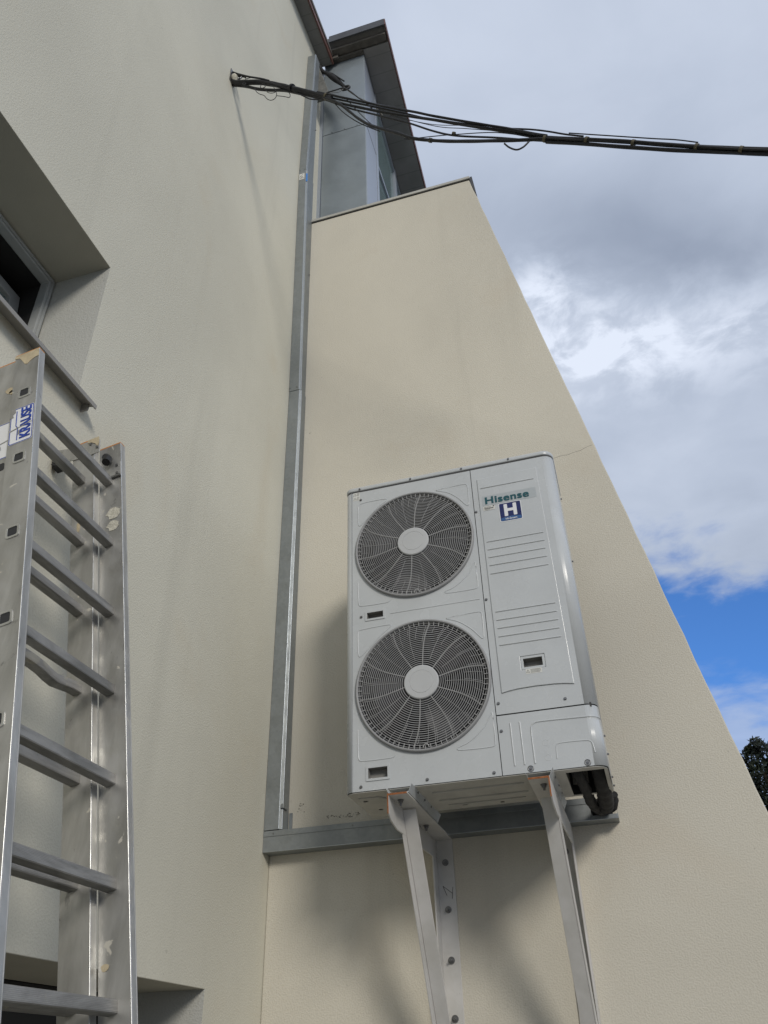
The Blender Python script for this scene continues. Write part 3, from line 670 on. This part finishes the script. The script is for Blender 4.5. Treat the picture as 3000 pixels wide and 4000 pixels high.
# screws
for (x, z) in ((.657, 3.873), (.901, 3.874), (1.14, 3.875), (1.354, 3.877)):
    b = MB(); b.disc((x, Y0-.003, z), (0, -1, 0), .0045, .004, 10); b.build('screw', M['screw'], ac)
for (x, z) in ((.661, 3.812), (1.186, 3.627), (1.188, 3.195), (.658, 3.207), (.651, 2.504), (.904, 2.504), (1.149, 2.501), (1.191, 2.754), (1.191, 2.648), (1.436, 2.739)):
    b = MB(); b.disc((x, Y0, z), (0, -1, 0), .0062, .0012, 12); b.disc((x, Y0-.001, z), (0, -1, 0), .0040, .0045, 8); b.build('screw', M['screw'], ac)
for (x, z) in ((1.28, 2.501), (1.478, 2.500)):
    b = MB(); b.tube([(x+.010*math.cos(R(a)), Y0-.0006, z+.010*math.sin(R(a))) for a in range(0, 360, 20)], .0018, 6, closed=True); b.disc((x, Y0, z), (0, -1, 0), .0066, .002, 12); b.disc((x, Y0-.002, z), (0, -1, 0), .0032, .004, 6); b.build('screw', M['screw'], ac)
for y_, z_ in ((-.45, 2.66), (-.42, 2.60), (-.40, 2.52), (-.36, 2.50), (-.40, 3.80), (-.42, 3.45)):
    b = MB(); b.disc((X1, y_, z_), (1, 0, 0), .004, .006, 8); b.build('screw', M['screw'], ac)
# mounting rails below the pan (hat shaped channels)
for xc in (.806, 1.309):
    b = MB(); zt, zb = Z0-.0045, 2.4555; t = .002
    pts = [(xc-.062, zt), (xc-.044, zt), (xc-.040, zb), (xc+.040, zb), (xc+.044, zt), (xc+.062, zt)]
    pts = [(xc-.046, zt-.006), (xc-.044, zb+.016), (xc-.037, zb), (xc+.037, zb), (xc+.044, zb+.016), (xc+.050, zt)]
    for i in range(5):
        (xa, za), (xb, zb_) = pts[i], pts[i+1]
        b.hexa([(xa, -.715, za), (xb, -.715, zb_), (xb, -.715, zb_+t), (xa, -.715, za+t)], [(xa, -.262, za), (xb, -.262, zb_), (xb, -.262, zb_+t), (xa, -.262, za+t)])
    b.build('mounting_rail', M['ac'], ac)
    for y_ in (-.62, -.52, -.42):
        b = MB(); b.box(xc+.0478, xc+.0490, y_, y_+.008, zb+.018, zb+.027); b.build('rail_slot', M['seam'], ac)

# ------------------------------------------------------------------ wall brackets
def bracket(xw, sgn, label):
    # xw: plane of the side flange; sgn=+1 the other flange spreads towards +x
    br = thing('wall_bracket', label, 'bracket', (xw, 0, 1.2), 'angle steel brackets under the outdoor unit')
    Wd = .075; t = .006
    a, c_ = sorted((xw, xw+sgn*Wd)); s0, s1 = sorted((xw, xw+sgn*t))
    ZT = 2.453
    b = MB(); b.box(a, c_, -.73, -.0065, ZT-t, ZT); b.prism([(-.73, ZT-t-.0002), (-.73, ZT-.068), (-.695, ZT-.088), (-.62, ZT-.10), (-.0065, ZT-.078), (-.0065, ZT-t-.0002)], lambda u, v, d_: (d_, u, v), s0, s1)
    arm = b.build('arm', M['bracket'], br, .0012)
    b = MB(); b.box(a+.001, c_-.001, -.7312, -.7302, ZT-t-.001, ZT-.0005); b.box(s0+.0005, s1-.0005, -.7312, -.7302, ZT-.07, ZT-t-.001); b.build('rusty_end', M['rust'], arm)
    b = MB(); b.box(a, c_, -.0065, -.0005, 1.15, ZT-.0002); b.box(s0, s1, -Wd, -.0067, 1.15, ZT-.08)
    leg = b.build('leg', M['bracket'], br, .0012)
    # diagonal brace
    top = Vector((0, -.537, 2.445)); bot = Vector((0, -.030, 1.532)); u = (bot-top).normalized(); n_ = Vector((0, -u.z, u.y))
    if n_.y > 0: n_ = -n_
    b = MB(); dpt = .05; fw = .050 if sgn > 0 else .048
    f0, f1 = sorted((xw+sgn*(t+.0003), xw+sgn*(t+fw)))
    def quad(xa, off0, off1):
        return [(xa, *(top+n_*off0).yz), (xa, *(bot+n_*off0).yz), (xa, *(bot+n_*off1).yz), (xa, *(top+n_*off1).yz)]
    if sgn > 0:     # side web towards the front, wide flange at the back
        b.hexa(quad(s0+.0007, 0, dpt), quad(s1-.0007, 0, dpt)); b.hexa(quad(f0, 0, t), quad(f1, 0, t))
    else:           # wide flange at the front
        b.hexa(quad(s0+.0007, 0, dpt), quad(s1-.0007, 0, dpt)); b.hexa(quad(f0, dpt-t, dpt), quad(f1, dpt-t, dpt))
    b.build('brace', M['bracket'], br, .0010)
    wx = xw+sgn*.040
    for z in (2.358, 2.178, 1.996, 1.80, 1.55):
        b = MB(); b.disc((wx, -.0066, z), (0, -1, 0), .0135, .003, 16); b.disc((wx, -.0095, z), (0, -1, 0), .0088, .009, 6); b.disc((wx, -.018, z), (0, -1, 0), .005, .016, 8)
        b.build('anchor_bolt', M['screw'], leg)
    for y_ in (-.655, -.275):
        b = MB(); x = xw+sgn*.030; b.disc((x, y_, ZT-t-.0005), (0, 0, -1), .012, .0025, 14); b.disc((x, y_, ZT-t-.003), (0, 0, -1), .0085, .008, 6); b.disc((x, y_, ZT-t-.011), (0, 0, -1), .0045, .010, 8)
        b.build('bolt', M['screw'], arm)
    return br, leg
b1, leg1 = bracket(.767, 1, 'left white angle steel bracket with pen mark and rusty front end')
b2, leg2 = bracket(1.346, -1, 'right white angle steel bracket below the badge side of the unit')
b = MB()
for p, q in (((.790, 2.268), (.828, 2.238)), ((.790, 2.268), (.805, 2.231)), ((.832, 2.262), (.826, 2.218))):
    b.tube([(p[0], -.0068, p[1]), (q[0], -.0068, q[1])], .0010, 5)
b.build('pen_mark', M['ink'], leg1)

# ------------------------------------------------------------------ insulated pipes
def smooth_path(p, n=6):
    P_ = [Vector(q) for q in p]; out = []
    for i in range(len(P_)-1):
        p0 = P_[max(0, i-1)]; p1 = P_[i]; p2 = P_[i+1]; p3 = P_[min(len(P_)-1, i+2)]
        for k in range(n):
            t = k/n; out.append(.5*((2*p1)+(p2-p0)*t+(2*p0-5*p1+4*p2-p3)*t*t+(3*p1-p0-3*p2+p3)*t**3))
    out.append(P_[-1]); return out
def pipe(path, r, label):
    pp = smooth_path(path, 8); b = MB(); b.tube(pp, [r*(1+.06*math.sin(i*1.7)+.05*random.random()) for i in range(len(pp))], 16)
    o = b.build('insulated_pipe', M['foam'], None); tag(o, label, 'pipe', 'foam wrapped pipes behind the unit'); return o
pipe([(1.412, -.600, 2.64), (1.413, -.590, 2.56), (1.430, -.53, 2.512), (1.444, -.35, 2.496), (1.450, -.20, 2.488), (1.475, -.105, 2.480), (1.505, -.050, 2.490)], .020, 'thinner black foam insulated pipe curving out from under the unit')
pipe([(1.503, -.56, 2.64), (1.503, -.55, 2.57), (1.508, -.46, 2.518), (1.508, -.33, 2.497), (1.504, -.20, 2.486), (1.498, -.12, 2.492), (1.485, -.06, 2.515)], .029, 'thick black foam insulated pipe beside the right edge of the unit')
pipe([(1.44, -.040, 2.500), (1.48, -.048, 2.505), (1.515, -.055, 2.512), (1.522, -.085, 2.545)], .030, 'bulging black foam lagging stuffed in the open trunking end')
b = MB(); b.tube([(1.39, -.47, 2.60), (1.43, -.46, 2.565), (1.48, -.46, 2.545), (1.52, -.47, 2.56)], .0022, 6)
tag(b.build('wire', M['copper']), 'thin reddish wire crossing the open underside of the unit', 'wire')

# ------------------------------------------------------------------ extension ladder
th = R(11.15)
D = Vector((-math.sin(th), 0, math.cos(th))); N = Vector((math.cos(th), 0, math.sin(th)))
LK = .94; LC = Vector((1.586, -3.58, 1.6))      # measured ladder frame brought to its true distance, clear of the wall
LT = lambda n_, y, s: tuple(LC+(D*s+N*n_+Vector((0, y, 0))-LC)*LK)
lad = thing('extension_ladder', 'weathered aluminium double extension ladder leaning on the wall below the window', 'ladder', (.75, -1.97, 0))
def rail(y0_, y1_, n0, n1, top, inward):   # C profile: web on the outer side, flanges
    t = .003; sb = -.23
    b = MB(LT)
    web = (y0_, y0_+t) if not inward else (y1_-t, y1_)
    # nearly box shaped rail: both webs and flanges
    b.box(n0, n1, y0_, y0_+t, sb, top); b.box(n0, n1, y1_-t, y1_, sb, top)
    b.box(n1-t, n1-.0001, y0_+t+.0001, y1_-t-.0001, sb, top-.0002); b.box(n0+.0001, n0+t, y0_+t+.0001, y1_-t-.0001, sb, top-.0002)
    o = b.build('rail', M['alu'], lad, .0008)
    e_ = MB(LT); e_.tube([(n1-.0012, y0_+.0012, sb), (n1-.0012, y0_+.0012, top)], .0017, 6); e_.build('rail_edge', M['aluedge'], o)
    p = MB(LT); p.box(n0+.001, n1-.001, y0_+.001, y1_-.001, top+.0002, top+.006); p.build('end_cap', M['orange'], o, .001)
    return o
FN0, FN1, RN0, RN1 = .722, .8035, .640, .7205
TOPF, TOPR = 3.350, 3.372
rf_l = rail(-2.208, -2.181, FN0, FN1, TOPF, False); rf_r = rail(-1.756, -1.729, FN0, FN1, 3.337, True)
rr_l = rail(-2.179, -2.152, RN0, RN1, TOPR, False); rr_r = rail(-1.786, -1.7585, RN0, RN1, TOPR-.004, True)
def rung(nc, s, ya, yb, bent=False):
    hw = .0145; b = MB(LT)
    prof = rrect(-hw, hw, -hw, hw, .004, 3); n = len(prof); segs = 12; vs = []
    for i in range(segs+1):
        f_ = i/segs; y = ya+(yb-ya)*f_
        dip = -.009*math.exp(-((f_-.74)/.13)**2) if bent else 0
        vs += [(nc+u+(.6*dip if bent else 0), y, s+v+dip) for u, v in prof]
    b._a(vs, [(i*n+k, i*n+(k+1) % n, (i+1)*n+(k+1) % n, (i+1)*n+k) for i in range(segs) for k in range(n)])
    o = b.build('rung', M['rung'], lad)
    return o
for i in range(13):
    s = 3.176-.2565*i
    rung(.7565, s, -2.2055, -1.7562)
    if i != 9 or True: rung(.6745, s+.018, -2.1765, -1.7862, i == 3)
    # crimped hollow rung end seen on the outer face of the near rail
    c_ = .764
    b = MB(LT); b.plate(rrect(c_-.0195, c_+.0195, s-.0195-.004, s+.0195-.004, .008), [rrect(c_-.0135, c_+.0135, s-.0135-.004, s+.0135-.004, .005)], lambda u, v, d_: (u, d_, v), -2.2105, -2.2081)
    b.build('rung_collar', M['aluedge'], rf_l, .0008)
    b = MB(LT); b.plate(rrect(c_-.0133, c_+.0133, s-.0133-.004, s+.0133-.004, .005), [], lambda u, v, d_: (u, d_, v), -2.2088, -2.2082)
    b.build('rung_socket', M['acdark'], rf_l)
    if i == 1:
        c2 = .682; b = MB(LT); b.plate(rrect(c2-.0135, c2+.0135, s+.018-.0135, s+.018+.0135, .005), [], lambda u, v, d_: (u, d_, v), -2.1798, -2.1791); b.build('rung_socket', M['acdark'], rr_l)
# plaster caked top of the near rail
b = MB(LT)
def blob_plate(pts, y_, th_=.0012):
    b.plate(pts, [], lambda u, v, d_: (u, d_, v), y_-th_, y_-.0001)
blob_plate([(.722, 3.349), (.722, 3.338), (.738, 3.335), (.748, 3.318), (.757, 3.300), (.766, 3.296), (.775, 3.306), (.790, 3.314), (.803, 3.316), (.803, 3.349)], -2.2083)
b.build('plaster_crust', M['cap'], rf_l)
b = MB(LT)
for (u0, v0, r_) in ((.690, 3.245, .014), (.70, 3.235, .011)): blob_plate([(u0+r_*math.cos(a*.7)*(1+.2*math.sin(a*2)), v0+r_*.9*math.sin(a*.7)) for a in range(9)], -2.1793)
b.build('plaster_crust', M['cap'], rr_l)
for (u0, v0, r_) in ((.772, 3.035, .022), (.770, 2.985, .019)):
    b = MB(LT); blob_plate([(u0+r_*math.cos(2*math.pi*a/14)*(1+.28*math.sin(a*2.1)), v0+r_*1.1*(1+.2*math.cos(a*2.7))*math.sin(2*math.pi*a/14)) for a in range(14)], -1.7563); b.build('paint_splash', M['putty'], rf_r)
for (u0, v0, rx, rz) in ((.775, 3.216, .022, .010), (.74, 1.72, .010, .008), (.667, 3.0, .006, .02)):
    b = MB(LT); blob_plate([(u0+rx*math.cos(2*math.pi*a/12)*(1+.2*math.sin(a*1.7)), v0+rz*math.sin(2*math.pi*a/12)) for a in range(12)], -1.7563 if u0 > .72 else -1.7863); b.build('paint_splash', M['cap'], rf_r)
# maker's stickers: blue outlined white label with vertical lettering
def sticker(y_, c0, c1, s0_, s1_, par, letters):
    b = MB(LT); mp = lambda u, v, d_: (u, d_, v)
    b.plate(rrect(c0, c1, s0_, s1_, .006), [], mp, y_-.0006, y_-.0002); o = b.build('maker_sticker', M['white'], par)
    b = MB(LT); b.plate(rrect(c0+.001, c1-.001, s0_+.001, s1_-.001, .006), [rrect(c0+.0035, c1-.0035, s0_+.0035, s1_-.0035, .005)], mp, y_-.0009, y_-.0007)
    # ladder emblem line
    q = [(c0+.026, s0_+.012), (c0+.026, s0_+.060), (c0+.020, s0_+.070), (c0+.020, s1_-.012)]
    for i in range(3): b.tube([(q[i][0], y_-.0008, q[i][1]), (q[i+1][0], y_-.0008, q[i+1][1])], .0014, 5)
    b.build('sticker_outline', M['krause'], o)
    if letters:
        org = Vector(LT(c1-.008, y_-.0014, s0_+.012))
        text_mesh('sticker_lettering', 'KRAUSE', .0432, M['krause'], o, org, D, -N, offset=0, sx=.74, depth=.0003, bold=.0014)
    b = MB(LT); b.plate([(c0+.002, s0_+.052), (c1-.004, s0_+.066), (c1-.004, s0_+.068), (c0+.002, s0_+.055)], [], mp, y_-.0022, y_-.0019)
    b.plate([(c0+.001, s1_-.004), (c0+.014, s1_-.001), (c0+.017, s1_-.014), (c0+.008, s1_-.022), (c0+.011, s1_-.032), (c0, s1_-.035)], [], mp, y_-.0022, y_-.0010)
    b.plate([(c0+.028, s0_+.030), (c0+.034, s0_+.036), (c0+.033, s0_+.050), (c0+.028, s0_+.046)], [], mp, y_-.0022, y_-.0019)
    b.build('sticker_tear', M['alu'], o)
    return o
sticker(-2.2083, .726, .800, 2.972, 3.112, rf_l, True); sticker(-2.1793, .646, .716, 2.968, 3.108, rr_l, False)
# guide fittings with wall wheels at the top of the rear section
for (ya, yb, nb, par, name) in ((-1.7875, -1.7865, .558, rr_r, 'r'), (-2.1815, -2.1805, .50, rr_l, 'l')):
    b = MB(LT); mp = lambda u, v, d_: (u, d_, v)
    s_ = -.0
    b.plate([(.7, 3.358), (.745, 3.352), (.743, 3.296), (.69, 3.296), (.66, 3.300), (.625, 3.305), (.588, 3.306), (nb+.004, 3.335), (nb, 3.388), (.60, 3.372), (.64, 3.362)][::1] if name == 'r' else
            [(.64, 3.335), (.645, 3.26), (.60, 3.250), (nb, 3.250), (nb, 3.335)], [], mp, ya-.002, yb)
    o = b.build('guide_fitting', M['alu'], par, .0008)
    b = MB(LT)
    if name == 'r':
        b.box(nb+.001, nb+.040, yb+.0002, yb+.035, 3.310, 3.375); b.tube([(nb+.006, ya-.004, 3.318), (nb+.022, ya-.005, 3.304), (nb+.055, ya-.005, 3.302)], .004, 8)
    else: b.tube([(.55, ya-.004, 3.25), (.60, ya-.005, 3.246), (.64, ya-.005, 3.252)], .005, 8)
    b.build('rubber_pad', M['rubber'], o)
for (n_, s) in ((.664, 3.312), (.735, 3.320), (.710, 3.345)):
    b = MB(LT); b.tube([(n_, -1.7885, s), (n_, -1.794, s)], .005, 10, smooth=False); b.build('bolt', M['screw'], rr_r)
b = MB(LT); b.plate([(.70, 3.366), (.742, 3.366), (.742, 3.335), (.735, 3.325), (.728, 3.340), (.715, 3.350), (.70, 3.352)], [], lambda u, v, d_: (u, d_, v), -1.7925, -1.7888)
b.build('plaster_crust', M['cap'], rr_r)
b = MB(LT); b.tube([(.752, -1.764, 3.285), (.766, -1.775, 3.262), (.764, -1.785, 3.24)], .014, 10); b.build('rope_pulley', M['rubber'], rf_r)
b = MB(LT); b.box(.735, .803, -1.7585, -1.7565, 3.185, 3.250); fp = b.build('guide_fitting', M['alu'], rf_r, .0008)
b = MB(LT); b.box(.730, .803, -1.765, -1.7587, 3.183, 3.190); b.tube([(.79, -1.759, 3.235), (.79, -1.763, 3.235)], .005, 8); b.tube([(.79, -1.759, 3.2), (.79, -1.763, 3.2)], .005, 8); b.build('bolt', M['screw'], fp)
for y_ in (-2.195, -1.743, -2.166, -1.772):     # feet
    n_ = .763 if y_ in (-2.195, -1.743) else .68
    z0_ = 0; sfoot = (1.6-1.6/LK-n_*N.z)/D.z
    b = MB(LT); b.box(n_-.045, n_+.045, y_-.018, y_+.018, sfoot, sfoot+.06); b.build('foot', M['rubber'], lad, .004)

# ------------------------------------------------------------------ overhead cables
CY = -1.24
K = {
'main':[(-.022,6.989),(.017,6.865),(.091,6.816),(.191,6.765),(.276,6.697),(.36,6.618),(.443,6.536),(.536,6.448),(.639,6.345),(.69,6.289)],
'main2':[(-.01,6.873),(.107,6.782),(.195,6.702),(.279,6.644),(.368,6.59),(.47,6.497),(.575,6.398),(.66,6.318)],
's1':[(.601,6.389),(.677,6.318),(.776,6.224),(.907,6.103),(.998,6.016),(1.157,5.873),(1.27,5.768),(1.45,5.613),(1.624,5.466),(1.731,5.366),(1.801,5.307)],
's1b':[(.601,6.38),(.69,6.300),(.80,6.198),(.95,6.06),(1.10,5.918),(1.26,5.762),(1.45,5.60),(1.624,5.455),(1.731,5.360),(1.801,5.300)],
's2':[(.64,6.328),(.727,6.224),(.848,6.109),(.997,5.976),(1.214,5.797),(1.398,5.645),(1.59,5.485),(1.72,5.38),(1.8,5.301)],
's3':[(.652,6.315),(.788,6.153),(.906,6.036),(1.116,5.829),(1.255,5.672),(1.371,5.568),(1.562,5.453),(1.701,5.362),(1.8,5.301)],
's4':[(.64,6.322),(.727,6.213),(.80,6.08),(.85,5.985),(.925,5.871),(1.057,5.733),(1.141,5.639),(1.223,5.580),(1.32,5.520),(1.441,5.456),(1.586,5.387),(1.708,5.334),(1.8,5.301)],
's5':[(1.14,5.640),(1.263,5.601),(1.366,5.563),(1.565,5.478),(1.73,5.354)],
's6':[(1.10,5.67),(1.261,5.560),(1.56,5.427),(1.729,5.348)],
's7':[(1.03,5.95),(1.27,5.711),(1.423,5.608),(1.597,5.489),(1.748,5.348)],
's7b':[(1.03,5.90),(1.25,5.70),(1.423,5.596),(1.597,5.475),(1.748,5.340)],
's8':[(1.606,5.484),(1.727,5.412),(1.807,5.353),(1.884,5.287),(1.96,5.231)],
'loop':[(1.598,5.363),(1.618,5.318),(1.648,5.284),(1.678,5.288),(1.703,5.31),(1.722,5.335)],
'out':[(1.783,5.313),(1.922,5.228),(2.106,5.118),(2.293,4.996),(2.47,4.883),(2.652,4.777),(3.2,4.47),(4.2,4.0),(6,3.42)],
'out2':[(1.79,5.297),(1.945,5.200),(2.126,5.083),(2.319,4.962),(2.503,4.855),(2.652,4.765),(3.2,4.46),(4.2,3.99),(6,3.41)],
'out3':[(1.90,5.28),(2.10,5.15),(2.245,5.056),(2.329,5.004),(2.409,4.942)],
'thin1':[(.652,6.36),(.714,6.359),(.763,6.353),(.806,6.289),(.848,6.205),(.89,6.129),(.93,6.044)],
'thin2':[(.78,6.23),(.848,6.062),(.925,5.89),(.97,5.827)],
'thin3':[(.703,6.243),(.764,6.102),(.857,5.947),(.969,5.808)],
'w1':[(.032,6.857),(.038,6.909),(.053,6.894),(.09,6.823)],
'w2':[(.008,6.971),(.055,6.918),(.13,6.843),(.218,6.767),(.275,6.709)],
'w3':[(.103,6.84),(.145,6.834),(.188,6.809),(.218,6.767)],
'w4':[(.174,6.707),(.189,6.652),(.182,6.643),(.215,6.607),(.247,6.571),(.267,6.525),(.295,6.49),(.321,6.495),(.331,6.53),(.323,6.581),(.307,6.632)],
'w5':[(.253,6.645),(.268,6.606),(.3,6.582),(.322,6.593),(.293,6.633)],
'w6':[(.328,6.545),(.372,6.512),(.41,6.48),(.415,6.506),(.403,6.547)],
'w7':[(.096,6.795),(.094,6.771),(.106,6.753),(.112,6.767),(.105,6.79)],
'w8':[(.222,6.704),(.217,6.677),(.232,6.657),(.251,6.663),(.239,6.694)],
'w9':[(.411,6.583),(.423,6.606),(.433,6.583),(.425,6.567)],
'w10':[(.443,6.518),(.505,6.432),(.551,6.372),(.602,6.338)],
'knot':[(.007,6.975),(.03,6.958),(.049,6.941),(.075,6.927),(.09,6.907)],
}
RAD = {'main':.017,'main2':.010,'s1':.0070,'s1b':.0058,'s2':.0078,'s3':.0052,'s4':.0090,'s5':.0025,'s6':.0025,'s7':.002,'s7b':.0018,'s8':.0045,'loop':.0045,'out':.0105,'out2':.0095,'out3':.003,'thin1':.004,'thin2':.0025,'thin3':.003,'w2':.006,'w10':.004,'knot':.008}
def clean(p):
    return [q for i, q in enumerate(p) if i == 0 or math.hypot(q[0]-p[i-1][0], q[1]-p[i-1][1]) > .012]
cab = thing('cable_bundle', 'black bundle of overhead cables strung from the house wall across the sky', 'cables', (0, CY, 6.87))
for j, (k, p) in enumerate(K.items()):
    r_ = RAD.get(k, .0022); off = {'main': 0, 'main2': .014, 's1': -.012, 's1b': .004, 's2': .0, 's3': .012, 's4': -.004, 'out': -.004, 'out2': .01}.get(k, (j % 5-2)*.006)
    pp = smooth_path([(x, CY+off, z) for x, z in clean(p)], 7)
    b = MB(); 
    if r_ > .006:
        # several lays twisted together so the outline is uneven
        cnt = 3
        for q in range(cnt):
            ph = 2*math.pi*q/cnt
            path = [v+Vector((0, math.cos(ph+i*.07)*r_*.42, math.sin(ph+i*.07)*r_*.42)) for i, v in enumerate(pp)]
            b.tube(path, [r_*.62*(1+.05*math.sin(i*.9+q)) for i in range(len(path))], 8)
    else: b.tube(pp, r_, 7)
    b.build('cable_strand', M['cable'], cab)
for (x, z, r_) in ((.655, 6.328, .021), (1.79, 5.306, .019), (1.237, 5.575, .012), (1.97, 5.203, .018), (2.16, 5.083, .017), (2.40, 4.930, .017), (2.56, 4.830, .017), (1.36, 5.575, .009), (.43, 6.555, .024)):
    b = MB(); dv = Vector((.75, 0, -.62)).normalized(); c_ = Vector((x, CY, z)); b.tube([c_-dv*.007, c_+dv*.007], r_*(.92 if x > 1.5 else 1.02), 12, smooth=True)
    b.build('cable_tie', M['tie'] if r_ != .024 else M['cable'], cab)
b = MB(); b.tube(smooth_path([(-.02, CY+.03, 6.99), (.010, CY+.02, 6.965), (.018, CY, 6.93), (.026, CY-.01, 6.895), (.02, CY+.01, 6.86)], 4), [.014+.008*random.random() for _ in range(17)], 9)
b.build('wall_putty', M['putty'], cab)

b = MB(); b.box(.0005, .006, CY-.03, CY+.03, 6.86, 6.99); b.tube(smooth_path([(.005, CY, 6.96), (.05, CY+.012, 6.955), (.062, CY+.012, 6.925), (.045, CY+.008, 6.90), (.03, CY+.004, 6.91)], 5), .006, 8)
b.build('wall_hook', M['screw'], cab)
# cable support arm under the eave with its insulator
arm = thing('support_arm', 'black lagged arm under the eave that holds a thin cable', 'arm', (.03, .1, 9.6))
pa = smooth_path([(.02, .10, 9.66), (.07, .095, 9.52), (.15, .07, 9.36), (.25, .045, 9.14), (.333, .02, 8.93)], 6)
b = MB(); b.tube(pa, [.022+.006*math.sin(i*.5) for i in range(len(pa))], 12); b.build('lagged_tube', M['foam'], arm)
b = MB(); b.tube([(.085, .09, 9.50), (.20, .045, 9.30), (.325, .005, 9.02)], .007, 8); b.build('stay_rod', M['rubber'], arm)
b = MB(); c_ = Vector((.34, .01, 8.90)); b.tube([c_+Vector((.036*math.cos(R(a)), 0, .026*math.sin(R(a)))) for a in range(0, 360, 30)], .011, 8, closed=True); b.build('insulator_ring', M['rubber'], arm)
b = MB(); b.tube(smooth_path([(.33, 0, 8.90), (.42, -.10, 8.58), (.58, -.35, 7.95), (.78, -.72, 7.10), (.925, -1.0, 6.40), (.97, -1.2, 6.02)], 6), .0035, 6)
tag(b.build('drop_wire', M['greycable']), 'thin frayed grey cable running from the arm tip down to the bundle', 'cable')
b = MB(); b.tube(smooth_path([(.33, 0, 8.89), (.40, -.32, 8.20), (.52, -.72, 7.40), (.62, -1.15, 6.55)], 6), .0035, 6)
tag(b.build('stay_wire', M['greycable']), 'short thin wire from the arm tip back to the tape on the bundle', 'cable')
b = MB(); b.prism([(.0015, 9.60), (.046, 9.575), (.154, 9.06), (.118, 8.96), (.0015, 8.96)], XZ, .060, .095)
tag(b.build('corner_filler', M['concrete'], None, .004), 'wedge of grey mineral filler beside the top of the trunking', 'filler')

# ------------------------------------------------------------------ tree beyond the sloping edge
tree = thing('tree', 'dark leafy tree top rising behind the sloping wall edge', 'tree', (4.9, 12.3, 0))
b = MB(); b.tube([(4.9, 12.3, 0), (4.92, 12.3, 2.0), (4.85, 12.25, 4.0), (4.8, 12.3, 5.6)], [.26, .2, .13, .05], 12)
lim = [((4.9, 12.3, 2.8), (4.2, 12.1, 4.6), (3.95, 12, 5.9)), ((4.88, 12.3, 3.2), (5.6, 12.6, 4.6), (5.9, 12.7, 5.6)), ((4.86, 12.28, 3.6), (4.6, 11.7, 5.0), (4.5, 11.5, 6.0)), ((4.85, 12.28, 4), (5.1, 12.9, 5.2), (5.2, 13.2, 6.2))]
for q in lim: b.tube(smooth_path(q, 4), [.09*(1-i/11) + .012 for i in range(9)], 7)
b.build('trunk', M['bark'], tree)
cl = [((3.99, 12.0, 6.18), .30, .26), ((4.02, 12.0, 5.75), .42, .4), ((3.88, 12.1, 5.35), .45, .4), ((3.72, 12.0, 6.02), .22, .30), ((3.70, 12.1, 5.6), .3, .4), ((4.35, 12.1, 5.95), .38, .35), ((4.55, 12.1, 5.4), .6, .5), ((4.0, 12.1, 4.8), .6, .5), ((3.9, 12.2, 4.2), .6, .5), ((4.9, 12.3, 6.2), .6, .55), ((5.4, 12.5, 5.6), .7, .6), ((4.6, 12.2, 4.5), .9, .6), ((5.6, 12.6, 4.6), .8, .6), ((4.6, 12.2, 3.5), 1.0, .5), ((3.6, 12.2, 5.0), .4, .5), ((4.9, 12.9, 5.2), .8, .7), ((3.95, 11.95, 6.35), .14, .17), ((3.80, 11.95, 6.30), .07, .06)]
b = MB()
for (c_, rx, rz) in cl:
    n = int(1050*rx*rx*4+110)
    for _ in range(n):
        while True:
            v = Vector((random.uniform(-1, 1), random.uniform(-1, 1), random.uniform(-1, 1)))
            if v.length < 1: break
        v = v.normalized()*v.length**.6
        p = Vector(c_)+Vector((v.x*rx, v.y*rx, v.z*rz))
        s_ = random.uniform(.030, .065)
        a = Vector((random.gauss(0, 1), random.gauss(0, 1), random.gauss(0, 1))).normalized(); t = a.orthogonal().normalized(); n2_ = a.cross(t)
        b._a([tuple(p-a*s_), tuple(p+t*s_*.45), tuple(p+a*s_), tuple(p-t*s_*.45)], [(0, 1, 2, 3)])
b.build('crown', M['leaf'], tree)
b = MB()
for _ in range(46):
    c_, rx, rz = cl[rs.randrange(0, 8)]; a = rs.uniform(.2, 2.9); p0 = Vector(c_); p1 = p0+Vector((math.cos(a)*rx*1.25, rs.uniform(-.1, .1), math.sin(a)*rz*1.3))
    b.tube([p0, (p0+p1)/2+Vector((0, 0, .02)), p1], [.010, .007, .003], 5)
b.build('twigs', M['bark'], tree)
